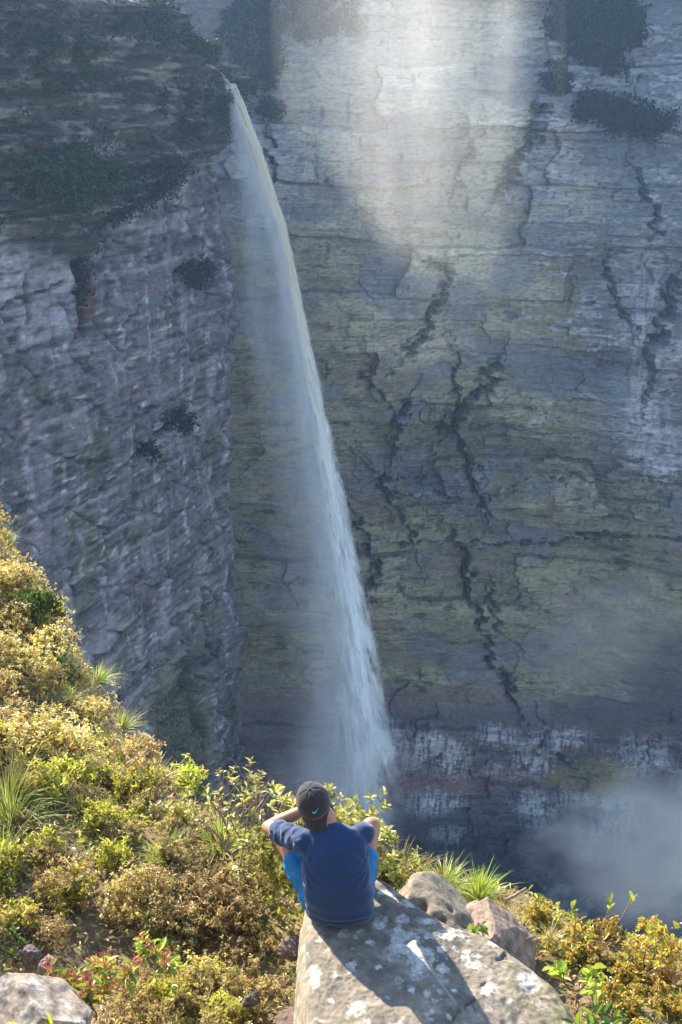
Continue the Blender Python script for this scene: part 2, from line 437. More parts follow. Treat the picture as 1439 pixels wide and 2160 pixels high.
    bed = np.exp(-(fbm(s*.05, z*.8, zero+61, 4)/.035)**2); c *= (1-.5*bed*ss(-.2, .2, n2+n1))[:, None]; c *= (1-.5*ss(.02, .28, fbm(s*.045, z*.75, zero+91, 5)))[:, None]; c = mixc(c, (.25, .235, .25), ss(.12, .3, fbm(s*.045, z*.9, zero+93, 5))*.6)
    vs = ss(.05, .3, fbm(s*.3, z*.06, zero+81, 4)); c = mixc(c, (.22, .20, .235), vs*(1-um)*.35)
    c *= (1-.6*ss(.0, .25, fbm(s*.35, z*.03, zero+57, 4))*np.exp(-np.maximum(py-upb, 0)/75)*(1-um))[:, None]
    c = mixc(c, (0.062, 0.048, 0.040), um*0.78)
    c *= (1-.6*um*ss(.0, .25, fbm(s*.05, z*1.7, zero+95, 4)))[:, None]
    c = mixc(c, (0.29, 0.235, 0.20), um*ss(.12, .3, fbm(s*.06, z*1.5, zero+97, 4))*.7)
    c = mixc(c, (0.24, 0.21, 0.205), um*ss(.1, .3, n2+.2*nv)*0.65)
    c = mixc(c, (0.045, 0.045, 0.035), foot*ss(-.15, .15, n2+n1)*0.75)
    c = mixc(c, (0.09, 0.03, 0.03), blob(px, py, 182, 610, 22, 90, n3)*0.8)
    c = mixc(c, (0.11, 0.10, 0.055), blob(px, py, 380, 1560, 55, 140, n1)*0.75)
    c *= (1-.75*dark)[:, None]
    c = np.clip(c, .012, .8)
    V = np.stack([x, y, z], 1).reshape(nz, ns, 3)
    rows = []
    for dd, dz in ((1.5, .25), (4, .5), (9, .9), (18, 1.5), (40, 3.0)):
        r = V[-1].copy(); r[:, 0] -= NN[:, 0]*dd; r[:, 1] -= NN[:, 1]*dd*0.3; r[:, 2] += dz + .5*fbm(r[:, 0]*.3, r[:, 1]*.3, 0*r[:, 0], 3)
        rows.append(r[None])
    cg = c.reshape(nz, ns, 3)
    VV = np.concatenate([V]+rows).reshape(-1, 3); CC = np.concatenate([cg]+[cg[-1:]]*5).reshape(-1, 3)
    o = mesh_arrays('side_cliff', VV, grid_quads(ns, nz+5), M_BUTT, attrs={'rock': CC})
    tag(o, kind='structure')
    return V.reshape(-1, 3), px, py, um
BV, BPX, BPY, BUM = build_buttress()

# ------------------------------------------------------------------ canyon floor and pool
def build_floor():
    xs = np.arange(-60, 80, 0.8); ys = np.arange(60, 200, 0.8)
    X, Y = np.meshgrid(xs, ys, indexing='xy'); x = X.ravel(); y = Y.ravel()
    n = fbm(x*.05, y*.05, 0*x+3, 5)
    z = -143.5 + 3.5*n + 1.8*np.abs(fbm(x*.25, y*.25, 0*x+5, 4)) + 0.02*np.maximum(150-y, 0)**1.5*0.6
    c = np.tile(np.array([[0.10, 0.10, 0.10]]), (len(x), 1))
    c = mixc(c, (0.22, 0.22, 0.22), ss(0, .3, fbm(x*.5, y*.5, 0*x+8, 4)))
    c = mixc(c, (0.03, 0.045, 0.02), ss(150, 140, y+20*n))
    o = mesh_arrays('canyon_floor', np.stack([x, y, z], 1), grid_quads(len(xs), len(ys)), M_WALL, attrs={'rock': c}); tag(o, kind='structure')
    m, nt, out = newmat('pool_water')
    p = N(nt, 'ShaderNodeBsdfPrincipled', Roughness=0.12); p.inputs['Base Color'].default_value = (0.035, 0.045, 0.045, 1)
    tc = N(nt, 'ShaderNodeTexCoord'); nn = N(nt, 'ShaderNodeTexNoise', Scale=0.8, Detail=5.0); b = N(nt, 'ShaderNodeBump', Strength=0.6, Distance=0.4)
    nt.links.new(tc.outputs['Object'], nn.inputs['Vector']); nt.links.new(nn.outputs['Fac'], b.inputs['Height']); nt.links.new(b.outputs[0], p.inputs['Normal']); nt.links.new(p.outputs[0], out.inputs['Surface'])
    V = [(-60, 100, -143), (80, 100, -143), (80, 198, -143), (-60, 198, -143)]
    tag(mesh_arrays('pool_water', V, [[0, 1, 2, 3]], m), kind='structure')
build_floor()

# ================================================================== WATERFALL
def fall_mat():
    m, nt, out = newmat('falling_water')
    a = N(nt, 'ShaderNodeAttribute', attribute_name='cover'); c = N(nt, 'ShaderNodeAttribute', attribute_name='water')
    d = N(nt, 'ShaderNodeBsdfDiffuse'); t = N(nt, 'ShaderNodeBsdfTranslucent'); tr = N(nt, 'ShaderNodeBsdfTransparent')
    nt.links.new(c.outputs['Color'], d.inputs['Color']); nt.links.new(c.outputs['Color'], t.inputs['Color'])
    m1 = N(nt, 'ShaderNodeMixShader', Fac=0.5); m2 = N(nt, 'ShaderNodeMixShader')
    nt.links.new(d.outputs[0], m1.inputs[1]); nt.links.new(t.outputs[0], m1.inputs[2])
    nt.links.new(a.outputs['Fac'], m2.inputs[0]); nt.links.new(tr.outputs[0], m2.inputs[1]); nt.links.new(m1.outputs[0], m2.inputs[2])
    nt.links.new(m2.outputs[0], out.inputs['Surface'])
    return m

def build_fall():
    root = empty('waterfall', tuple(at(486, 172, 147)))
    tag(root, 'tall thin waterfall dropping in a slanting plume from the lip of the left cliff', 'waterfall')
    M = fall_mat()
    KY = [150, 180, 300, 380, 480, 620, 760, 900, 1050, 1170, 1290, 1400, 1440, 1520, 1600, 1680, 1790]
    RX = [480, 500, 548, 574, 606, 634, 662, 692, 722, 745, 766, 786, 793, 806, 812, 812, 806]
    CX = [450, 472, 500, 530, 574, 602, 624, 646, 668, 682, 696, 702, 702, 698, 686, 670, 655]   # left edge of the dense water
    LX = [430, 468, 480, 484, 488, 492, 500, 520, 548, 560, 568, 575, 580, 585, 585, 580, 560]   # left edge of the thin veil
    nu, nv = 130, 760
    d0 = 146.8
    V0, Q0, DEN, WC = [], [], [], []; off = 0
    for L in range(5):
        u = np.linspace(0, 1, nu); v = np.linspace(0, 1, nv)
        U, Vv = np.meshgrid(u, v, indexing='xy'); U = U.ravel(); Vv = Vv.ravel()
        py = 176 + (1800-176)*Vv
        rx = np.interp(py, KY, RX)+8+34*Vv; lx = np.interp(py, KY, LX); cx = np.interp(py, KY, CX)
        px = lx + (rx-lx)*U
        # depth along the axis varies slowly with the drop: the plume bows out of the cliff
        ztmp = -(py-176)*0.06
        d = d0 + 0.0145*(py-176) + (L-2)*0.55*(0.4+1.6*Vv) - 1.6*np.sin(U*math.pi)*(0.3+Vv)
        x = (px-719.5)/F*d; vv = (1080-py)/F*d
        Y = d*math.cos(PITCH)+vv*math.sin(PITCH); Z = -d*math.sin(PITCH)+vv*math.cos(PITCH)
        so = 13.7*L
        w = (px-cx)/np.maximum(rx-8-34*Vv-cx, 1)            # 0..1 over the dense water
        # arrow-like falling lobes on the right edge
        edge = 0.12*fbm(px*.02+so, py*.010, 0*px+so, 3) + 0.62*fbm(px*.040-py*.012+so*.25, py*.013, 0*px+3+so*.2, 5)*(0.15+1.2*Vv)
        dense = ss(-0.75, 0.45, w+edge*1.2)*(1-ss(0.90, 1.0+0.12*Vv, w+edge))
        st = fbm((px+0*py)*.085-np.interp(py, KY, RX)*.085+so, py*.0065, 0*px+so, 5)
        st2 = fbm(w*5+so, py*.012, 0*px+7+so, 5)
        pulse = fbm(px*.03-py*.008, py*.013, 0*px+so*.3, 4)
        core = ss(-.1, .30, st+0.55*st2+0.7*pulse*Vv + 0.32-0.25*Vv)
        mid = np.exp(-((w-0.72+.06*Vv)/(0.25+.13*Vv*Vv))**2)
        den = dense*(0.15+0.85*core*(0.16+0.84*mid))*(1.0-0.22*Vv)
        den *= np.interp(py, [176, 215, 260, 1350, 1600, 1800], [.6, 1.5, 1.2, 1.1, .75, .2])
        lobes = ss(.02, .30, fbm((px-rx)*.030-py*.010+so*.1, py*.0085, 0*px+19+so*.1, 4))
        den += lobes*np.exp(-((w-0.98)/0.16)**2)*(1-ss(1.08, 1.2, w))*0.42*ss(.15, .5, Vv)*(1-ss(.88, 1, Vv))
        den *= 1-.45*ss(.05, .3, fbm((px-rx)*.05+so, py*.007, 0*px+29+so, 4))*ss(.25, .6, Vv)
        veil = ss(0, .25, U)*(1-ss(0.1, 0.9, w))*ss(-.35, .35, fbm(px*.018+so, py*.004, 0*px+2+so, 4)+.1)*0.12
        veil *= np.interp(py, [176, 330, 500, 900, 1150, 1350, 1600, 1800], [0, .6, 1.0, .7, .45, .9, 1.2, .5])
        den = np.clip((np.maximum(den, 0)+veil*(1-dense))*ss(0, .38, U), 0, 0.9)
        tan = np.exp(-((w-0.72)/0.34)**2)*(1-ss(500, 1150, py))
        wc = np.tile(np.array([[0.80, 0.83, 0.86]]), (len(px), 1)); wc = mixc(wc, (0.74, 0.64, 0.44), tan*0.8); wc = mixc(wc, (0.82, 0.80, 0.74), (1-tan)*mid*0.6*(1-ss(800, 1500, py)))
        V0.append(np.stack([x, Y, Z], 1)); DEN.append(den); WC.append(wc); Q0.append(grid_quads(nu, nv, off)); off += nu*nv
    rl = np.array(root.location)
    mesh_arrays('falling_water', np.concatenate(V0)-rl, np.concatenate(Q0), M, parent=root, smooth=True, attrs={'cover': np.concatenate(DEN), 'water': np.concatenate(WC)})
    # stream sliding over the ledge before it drops
    path = [(424, 139), (438, 138), (452, 142), (466, 152), (478, 170), (487, 195), (498, 235)]
    nn = 10; pts = []
    t = np.linspace(0, 1, 40); pxs = np.interp(t, np.linspace(0, 1, 7), [p[0] for p in path]); pys = np.interp(t, np.linspace(0, 1, 7), [p[1] for p in path])
    for i in range(40):
        for k in range(nn):
            f = k/(nn-1)-.5
            pts.append(at(pxs[i]+f*(3+21*t[i]), pys[i]+f*13*(1-t[i])**.5, 146.4+0.6*f+0.3*t[i]))
    V = np.array(pts); bx, by = proj(BV[:, 0], BV[:, 1], BV[:, 2]); bd = BV[:, 1]*math.cos(PITCH)-BV[:, 2]*math.sin(PITCH)
    for i in range(40):
        near = (np.abs(bx-pxs[i]) < 7) & (np.abs(by-pys[i]) < 9)
        dmin = min(146.8, bd[near].min()-.3) if near.any() else 146.8
        for k in range(nn):
            q = V[i*nn+k]; dq = q[1]*math.cos(PITCH)-q[2]*math.sin(PITCH); V[i*nn+k] = q*((dmin+.1*math.sin(k))/dq)
    V = V-rl
    den = np.concatenate([(1-np.abs(np.linspace(-1, 1, nn))**2)*0.85*(ss(0, .3, t[i])*(1-ss(.8, 1, t[i])))*(.75+.25*math.sin(i*1.3)) for i in range(40)])
    mesh_arrays('overflow', V, grid_quads(nn, 40), M, parent=root, smooth=True, attrs={'cover': den, 'water': np.tile([[.76, .68, .52]], (len(V), 1))})
    return root
build_fall()

# ================================================================== AIR: mist and haze
def volume_mat(name, dens, color, aniso=0.3, noise=None, principled=True):
    m, nt, out = newmat(name)
    pv = N(nt, 'ShaderNodeVolumePrincipled'); pv.inputs['Color'].default_value = (*color, 1); pv.inputs['Anisotropy'].default_value = aniso; pv.inputs['Density'].default_value = dens
    if noise:
        tc = N(nt, 'ShaderNodeTexCoord')
        ln = N(nt, 'ShaderNodeVectorMath', operation='LENGTH'); nt.links.new(tc.outputs['Object'], ln.inputs[0])
        mp = N(nt, 'ShaderNodeMapping'); mp.inputs['Scale'].default_value = noise[1]; nt.links.new(tc.outputs['Object'], mp.inputs['Vector'])
        nz = N(nt, 'ShaderNodeTexNoise', Scale=noise[0], Detail=4.0, Distortion=0.6); nt.links.new(mp.outputs[0], nz.inputs['Vector'])
        # density = dens * smooth(1 - r + (noise-.5))
        a1 = N(nt, 'ShaderNodeMath', operation='MULTIPLY_ADD'); a1.inputs[1].default_value = 1.7; a1.inputs[2].default_value = 0.13
        nt.links.new(nz.outputs['Fac'], a1.inputs[0])
        a2 = N(nt, 'ShaderNodeMath', operation='SUBTRACT'); nt.links.new(a1.outputs[0], a2.inputs[0]); nt.links.new(ln.outputs['Value'], a2.inputs[1])
        mr = N(nt, 'ShaderNodeMapRange', interpolation_type='SMOOTHSTEP'); mr.inputs['From Min'].default_value = 0.0; mr.inputs['From Max'].default_value = 1.15
        mr.inputs['To Max'].default_value = dens; nt.links.new(a2.outputs[0], mr.inputs['Value'])
        nt.links.new(mr.outputs[0], pv.inputs['Density'])
    nt.links.new(pv.outputs[0], out.inputs['Volume'])
    return m

def mist(center, radii, dens, rot=(0, 0, 0), color=(.92, .94, .97), aniso=0.35, label=None, nscale=1.3, stretch=(1, 1, 1)):
    bm = bmesh.new(); bmesh.ops.create_icosphere(bm, subdivisions=3, radius=1.0)
    me = bpy.data.meshes.new('mist'); bm.to_mesh(me); bm.free()
    o = bpy.data.objects.new('mist', me); COL.objects.link(o)
    o.location = center; o.scale = radii; o.rotation_euler = rot
    me.materials.append(volume_mat('mist', dens, color, aniso, (nscale, stretch)))
    tag(o, label, 'mist', kind='stuff')
    return o
mist(tuple(at(880, 130, 132)), (16, 16, 38), 0.021, nscale=1.7, color=(1.0, .95, .86), rot=(0, R(-3), 0), label='bright sunlit mist drifting down the upper middle of the far cliff', stretch=(1.6, 1, .5))
mist(tuple(at(1400, 1800, 165)), (20, 10, 14), 0.24, nscale=2.6, color=(1.0, .95, .9), label='pale spray cloud over the canyon bottom at the right edge', aniso=0.1)
mist(tuple(at(1280, 1340, 170)), (18, 7, 12), 0.05, nscale=2.0, color=(1.0, .93, .8), label='faint smear of mist on the lower right cliff', aniso=0.1)
mist(tuple(at(720, 1660, 162)), (12, 7, 16), 0.07, label='blue spray where the waterfall reaches the canyon bottom', aniso=0.1)
mist(tuple(at(668, 1130, 163)), (4.2, 4, 46), 0.06, rot=(0, R(-9), 0), label='fine spray drifting along the lower half of the falling water', aniso=0.2)
mist(tuple(at(530, 560, 158)), (4.5, 4, 22), 0.05, rot=(0, R(-8), 0), label='thin veil of spray left of the falling water', aniso=0.2)

def haze():
    bm = bmesh.new(); bmesh.ops.create_cube(bm, size=1.0)
    me = bpy.data.meshes.new('haze'); bm.to_mesh(me); bm.free()
    o = bpy.data.objects.new('haze', me); COL.objects.link(o)
    x0, x1, y0, y1, z0, z1 = -130, 130, -20, 300, -153, 34
    o.location = ((x0+x1)/2, (y0+y1)/2, (z0+z1)/2); o.scale = (x1-x0, y1-y0, z1-z0)
    me.materials.append(volume_mat('haze', 0.00033, (0.42, 0.66, 1.0), 0.25))
    tag(o, kind='stuff', label='blue haze filling the canyon air', cat='haze')
haze()

# ================================================================== FOREGROUND GROUND
EDGE = [(-30,44),(-13,27),(-5.5,15.8),(-4.15,13.2),(-3.2,11),(-2.5,9.4),(-1.8,8.2),(-1.05,7.4),(0,6.75),(.6,6.6),(1.1,6.45),(1.5,5.95),(2.2,5.95),(3.2,6.4),(5,7.2),(12,10)]
def ground_z(x, y):
    x = np.asarray(x, float); y = np.asarray(y, float)
    d, sd = pdist(x, y, EDGE)
    out = np.where(sd > 0, d, -d)                  # positive beyond the brink
    zi = -4.92 + 0.22*np.maximum(-x-2.6, 0) + 0.68*np.maximum(4.5-y, 0) + 0.10*ss(0.4, 1.2, x)
    zi = zi + 0.16*fbm(x*.6, y*.6, 0*x+2, 3) + 0.06*fbm(x*2.4, y*2.4, 0*x+5, 3)
    zi = zi - 0.055*np.maximum(y-8.0, 0)
    o = np.maximum(out, 0)
    zi = zi - 0.12*ss(-0.6, 0, out) - 2.3*o*o/(o+0.5)*(1+0.25*fbm(x*.5, y*.5, 0*x+8, 3))
    return zi

def build_ground():
    xs = np.arange(-14, 9, 0.08); ys = np.arange(-3, 32, 0.08)
    X, Y = np.meshgrid(xs, ys, indexing='xy'); x = X.ravel(); y = Y.ravel(); z = ground_z(x, y)
    n = fbm(x*1.4, y*1.4, 0*x+3, 4); n2 = fbm(x*5, y*5, 0*x+9, 3)
    c = np.tile(np.array([[0.19, 0.135, 0.075]]), (len(x), 1))
    c = mixc(c, (0.24, 0.17, 0.08), ss(-.1, .3, n)*0.7); c = mixc(c, (0.06, 0.07, 0.02), ss(.0, .3, n2)*0.7)
    o = mesh_arrays('hillside', np.stack([x, y, z], 1), grid_quads(len(xs), len(ys)), M_SOIL, smooth=True, attrs={'rock': c})
    tag(o, kind='structure')
build_ground()

DD = np.arange(4.5, 26, 0.02)
def hit(px, py):
    x = (px-719.5)/F*DD; v = (1080.0-py)/F*DD
    y = DD*math.cos(PITCH)+v*math.sin(PITCH); z = -DD*math.sin(PITCH)+v*math.cos(PITCH)
    below = z < ground_z(x, y)
    k = int(np.argmax(below))
    if not below.any() or DD[k] > 15.5 or z[k] < -7.2: return hit(px-12, py+6)
    return np.array([x[k], y[k], ground_z(x[k:k+1], y[k:k+1])[0]])

def onplane(px, py, z0):
    r = at(px, py, 1.0); t = z0/r[2]
    return r[:2]*t

# ------------------------------------------------------------------ boulders
def slab_rock(name, poly, ztop, zbot, nr=150, na=520, bevel=0.05, flare=0.10, amp=0.02, seed=0, colour=None, mat=None, centre=None):
    poly = np.array(poly); c = poly.mean(0) if centre is None else np.array(centre)
    ang = np.linspace(0, 2*math.pi, na, endpoint=False); dx = np.cos(ang); dy = np.sin(ang)
    rad = np.zeros(na)
    for i in range(len(poly)):
        a, b = poly[i]-c, poly[(i+1) % len(poly)]-c; e = b-a
        den = dx*e[1]-dy*e[0]; den = np.where(np.abs(den) < 1e-9, 1e-9, den)
        t = (a[0]*e[1]-a[1]*e[0])/den; s = (a[0]*dy-a[1]*dx)/den
        ok = (t > 0) & (s >= -1e-6) & (s <= 1+1e-6); rad = np.where(ok, np.maximum(rad, t), rad)
    k = np.ones(9)/9; rad = np.convolve(np.concatenate([rad[-4:], rad, rad[:4]]), k, 'valid')
    ns = 70
    prof = [(t, 0.0) for t in np.linspace(0.004, 1, nr)**0.8]
    V = []; 
    for t, _ in prof:
        x = c[0]+dx*rad*t; y = c[1]+dy*rad*t; z = ztop(x, y)
        edge = (1-t)*rad
        z = z - bevel*np.exp(-edge/(bevel*0.9))*1.0
        V.append(np.stack([x, y, z], 1))
    rimz = V[-1][:, 2].copy()
    for q in np.linspace(0, 1, ns)[1:]:
        rr = rad+flare*q**0.7+0.02*math.sin(q*7)
        V.append(np.stack([c[0]+dx*rr, c[1]+dy*rr, rimz+(zbot-rimz)*q], 1))
    V = np.array(V); sh = V.shape; V = V.reshape(-1, 3)
    n = fbm(V[:, 0]*2.2+seed, V[:, 1]*2.2, V[:, 2]*2.2, 4); n2 = fbm(V[:, 0]*9+seed, V[:, 1]*9, V[:, 2]*9, 5)
    n3 = fbm(V[:, 0]*34+seed, V[:, 1]*34, V[:, 2]*34, 3)
    nrm = np.zeros_like(V); side = np.repeat(np.arange(sh[0]) >= nr-3, na)
    nrm[:, 2] = np.where(side, .1, 1); nrm[:, 0] = np.where(side, np.tile(dx, sh[0]), 0); nrm[:, 1] = np.where(side, np.tile(dy, sh[0]), 0)
    V = V + nrm*(amp*2*n+amp*0.8*n2+amp*0.34*n3-amp*0.9*np.exp(-((V[:, 0]*.55-V[:, 1]*.35+.10*fbm(V[:, 0]*3+seed, V[:, 1]*3, V[:, 2]*3, 4)-np.mean(V[:, 0]*.55-V[:, 1]*.35)-.12)/.0035)**2)*ss(-.05, .15, n2))[:, None]
    px, py = proj(V[:, 0], V[:, 1], V[:, 2])
    col = colour(V, px, py, n, n2, n3, side)
    idx = np.arange(sh[0]*na).reshape(sh[0], na)
    a = idx[:-1]; b = np.roll(a, -1, 1); d = idx[1:]; e = np.roll(d, -1, 1)
    Q = np.stack([a, d, e, b], -1).reshape(-1, 4)
    Q = Q[:, ::-1]
    cap = len(V); V = np.concatenate([V, [[c[0], c[1], V[:na, 2].mean()]]]); col = np.concatenate([col, col[:1]])
    T = np.stack([np.full(na, cap), np.arange(na), (np.arange(na)+1) % na], 1)
    return mesh_arrays(name, V, Q, mat or M_ROCK, smooth=True, attrs={'rock': col}, T=T)

LICHEN = [(855,1990,34,26),(890,2020,32,24),(838,1962,12,8),(800,1950,14,10),(851,1940,16,9),(815,1938,6,5),(945,1972,24,11),(935,2042,15,14),(880,2050,14,16),(1030,2088,14,13),(1042,1990,11,9),(1118,2074,20,16),(1100,2060,10,9),(741,2036,12,9),(750,2128,18,12),(838,2168,24,12),(905,1942,20,6),(930,2002,9,8),(870,2087,9,8),(800,2040,8,8),(900,2098,6,6),(985,2020,12,16),(1010,2018,6,6),(1000,2035,14,8),(862,1905,18,10),(812,1884,20,7),(842,1984,10,10),(664,2060,10,24),(700,2110,8,6),(960,2090,7,6),(1075,2110,8,6),(905,1975,10,8),(780,1985,10,7)]
def slab_colour(V, px, py, n, n2, n3, side):
    c = np.tile(np.array([[0.21, 0.175, 0.13]]), (len(V), 1))
    c = mixc(c, (0.11, 0.10, 0.09), ss(.0, .3, n2+.3*n3)*0.6)
    c = mixc(c, (0.30, 0.25, 0.185), ss(.02, .3, -n2+.5*n)*0.7)
    c = mixc(c, (0.22, 0.21, 0.08), ss(-.1, .25, n2)*ss(1020, 1150, px)*0.5)
    c = mixc(c, (0.07, 0.075, 0.04), blob(px, py, 1195, 2100, 60, 50, 1.5*n2)*ss(0, .2, n3)*0.8)
    jx = px+9*n2+3*n3; jy = py+7*fbm(V[:, 0]*14+9, V[:, 1]*14, V[:, 2], 4)
    m = np.zeros(len(V))
    for cx, cy, rx, ry in LICHEN: m = np.maximum(m, blob(jx, jy, cx, cy, rx*1.05, ry*1.05, 1.0*n2+1.0*n3, 0.13))
    spots = ss(.32, .38, fbm(V[:, 0]*16+3, V[:, 1]*16, V[:, 2]*16, 2))
    m = np.maximum(m, spots*0.55)
    c = c*(1-(m*(~side)*.92)[:, None])+(m*(~side)*.92)[:, None]*np.array([[.47, .44, .385]])*(1+.9*n3+.5*n2)[:, None]
    c = mixc(c, (0.36, 0.34, 0.26), side*ss(-.1, .2, n2)*0.7)
    seam = np.exp(-((px-(905+(py-2040)*0.74))/2.6)**2)*ss(2030, 2045, py)*(1-ss(2110, 2125, py))
    c = mixc(c, (0.36, 0.32, 0.25), np.clip(seam, 0, 1)*0.8)
    return np.clip(c, .02, .7)

ZS = -4.24
poly = [onplane(*p, ZS) for p in ((642,1938),(652,1895),(690,1840),(780,1832),(815,1868),(860,1900),(926,1936),(1022,1955),(1107,2003),(1165,2046),(1250,2165),(1330,2330),(1300,2600),(640,2600),(636,2300),(640,2100))]
def slab_top(x, y):
    return ZS + 0.035*np.sin(x*3+1) - 0.35*ss(5.62, 6.1, y)*ss(-.6, 0, x*0-y+6.2) - 0.06*ss(.3, 1.0, x) - 0.02*ss(-.1, -.25, x)
slab = slab_rock('boulder', poly, slab_top, -5.5, seed=3, amp=0.016, colour=slab_colour, bevel=0.022)
tag(slab, 'big flat topped lichen spotted boulder the seated person sits on', 'boulder')

def round_rock(name, loc, radii, rot, label, col, seed=0, amp=0.12, pocks=(), flat=0.0, sub=6, lich=0.0, lichcol=(0.5, 0.47, 0.42), power=2.6):
    bm = bmesh.new(); bmesh.ops.create_icosphere(bm, subdivisions=sub, radius=1.0)
    V = np.array([v.co[:] for v in bm.verts]); T = np.array([[v.index for v in f.verts] for f in bm.faces]); bm.free()
    pw = (np.abs(V)**power).sum(1)**(-1/power); V = V*pw[:, None]
    rc_ = np.random.default_rng(seed+500)
    for _ in range(11):
        pn = rc_.normal(size=3); pn /= np.linalg.norm(pn); over = V @ pn - rc_.uniform(.66, .84)
        V = V - pn[None]*(np.maximum(over, 0)*.92)[:, None]
    n = fbm(V[:, 0]*1.3+seed, V[:, 1]*1.3, V[:, 2]*1.3, 4); n2 = fbm(V[:, 0]*4+seed, V[:, 1]*4, V[:, 2]*4, 5); n3 = fbm(V[:, 0]*14+seed, V[:, 1]*14, V[:, 2]*14, 3)
    U = V/np.linalg.norm(V, axis=1)[:, None]
    disp = amp*(1.6*n+.45*n2+.10*n3); pk = np.zeros(len(V))
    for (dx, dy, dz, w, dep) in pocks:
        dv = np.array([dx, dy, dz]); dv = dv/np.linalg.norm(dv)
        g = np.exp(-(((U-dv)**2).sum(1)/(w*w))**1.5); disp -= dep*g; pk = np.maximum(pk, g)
    V = V*(1+disp)[:, None]*np.array(radii)
    Mt = np.array(Matrix.Rotation(rot[2], 3, 'Z') @ Matrix.Rotation(rot[1], 3, 'Y') @ Matrix.Rotation(rot[0], 3, 'X'))
    V = V @ Mt.T
    c = np.tile(np.array([col]), (len(V), 1)); c = c*(1+0.9*n2+.5*n3)[:, None]
    if lich: c = mixc(c, lichcol, ss(.30-.12*lich, .36-.12*lich, n2+.5*n3+.25*n)*0.85)
    c *= (1-.35*pk)[:, None]  # shade of the hollow pockets painted into the stone colour
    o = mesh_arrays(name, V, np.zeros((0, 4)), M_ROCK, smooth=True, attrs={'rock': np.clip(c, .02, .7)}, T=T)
    o.location = loc
    tag(o, label, 'boulder')
    return o
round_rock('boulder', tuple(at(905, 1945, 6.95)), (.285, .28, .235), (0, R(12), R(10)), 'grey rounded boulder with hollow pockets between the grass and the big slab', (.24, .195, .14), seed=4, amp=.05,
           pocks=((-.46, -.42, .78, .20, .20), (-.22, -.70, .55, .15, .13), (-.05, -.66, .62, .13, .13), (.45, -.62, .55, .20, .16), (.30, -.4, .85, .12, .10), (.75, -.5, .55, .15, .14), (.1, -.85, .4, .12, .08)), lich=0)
round_rock('boulder', tuple(at(1048, 1975, 6.95)), (.25, .25, .14), (0, R(30), R(-8)), 'smooth pinkish boulder at the right end behind the big slab', (.25, .185, .14), seed=9, amp=.10, power=3.2)
round_rock('boulder', tuple(at(84, 2148, 6.15)), (.29, .29, .18), (0, R(14), R(15)), 'pale boulder with white lichen spots in the bottom left corner', (.33, .27, .21), seed=14, amp=.07, lich=.4, power=4.5)
round_rock('stone', tuple(at(102, 2050, 6.6)), (.055, .06, .08), (0, 0, R(20)), 'small pale stone just behind the bottom left boulder', (.20, .165, .14), seed=15, sub=5, amp=.2, power=3.5)
round_rock('stone', tuple(at(68, 2015, 7.0)), (.065, .06, .06), (0, 0, R(50)), 'dim brown stone in the scrub above the bottom left boulder', (.14, .11, .10), seed=16, sub=5, amp=.2, power=3.5)
round_rock('stone', tuple(at(608, 2155, 6.55)), (.09, .09, .05), (0, 0, R(10)), 'reddish brown rough rock on the ground left of the slab foot', (.15, .10, .08), seed=17, sub=5, amp=.2, power=3.0)
round_rock('stone', tuple(at(615, 2000, 7.1)), (.09, .08, .04), (0, 0, R(70)), 'low reddish stone in the dry grass left of the seated person', (.20, .13, .10), seed=18, sub=5, amp=.2, power=3.0)
round_rock('stone', tuple(at(530, 2110, 6.7)), (.05, .05, .03), (0, 0, R(120)), 'small dark stone among twigs left of the reddish rock', (.11, .085, .07), seed=19, sub=5, amp=.3, power=3.5)

# ================================================================== PLANTS
def unit(v): return v/np.maximum(np.linalg.norm(v, axis=-1, keepdims=True), 1e-9)

def leaf_arrays(P, D, U, L, W, curl=0.25, fold=0.25):
    P = np.asarray(P); D = unit(np.asarray(D)); S = unit(np.cross(D, U)); Nn = np.cross(S, D)
    L = np.asarray(L)[:, None]; W = np.asarray(W)[:, None]
    def pt(t, s, f): return P + D*L*t + S*W*s + Nn*(W*f*fold - curl*L*t*t)
    pts = [pt(0, 0, 0), pt(.35, -.42, 1), pt(.35, 0, 0), pt(.35, .42, 1), pt(.72, -.40, 1), pt(.72, 0, 0), pt(.72, .40, 1), pt(1, 0, .3)]
    V = np.stack(pts, 1).reshape(-1, 3); n = len(P); b = (np.arange(n)*8)[:, None]
    Q = np.concatenate([b+[[1, 4, 5, 2]], b+[[2, 5, 6, 3]]]); T = np.concatenate([b+[[0, 1, 2]], b+[[0, 2, 3]], b+[[4, 7, 5]], b+[[5, 7, 6]]])
    return V, Q, T

def tubes(lines, sides=5):
    V, Q = [], []; off = 0
    for pts, rr in lines:
        pts = np.asarray(pts); k = len(pts); tg = unit(np.gradient(pts, axis=0))
        ref = np.array([0.3, 0.2, 0.9]); a = unit(np.cross(tg, ref)+1e-6); b = np.cross(tg, a)
        th = np.linspace(0, 2*math.pi, sides, endpoint=False)
        ring = pts[:, None, :]+(a[:, None, :]*np.cos(th)[None, :, None]+b[:, None, :]*np.sin(th)[None, :, None])*np.asarray(rr)[:, None, None]
        V.append(ring.reshape(-1, 3)); i = np.arange(k-1)[:, None]*sides; j = np.arange(sides)[None]; j2 = (j+1) % sides
        Q.append(np.stack([i+j, i+j2, i+sides+j2, i+sides+j], -1).reshape(-1, 4)+off); off += k*sides
    return np.concatenate(V), np.concatenate(Q)

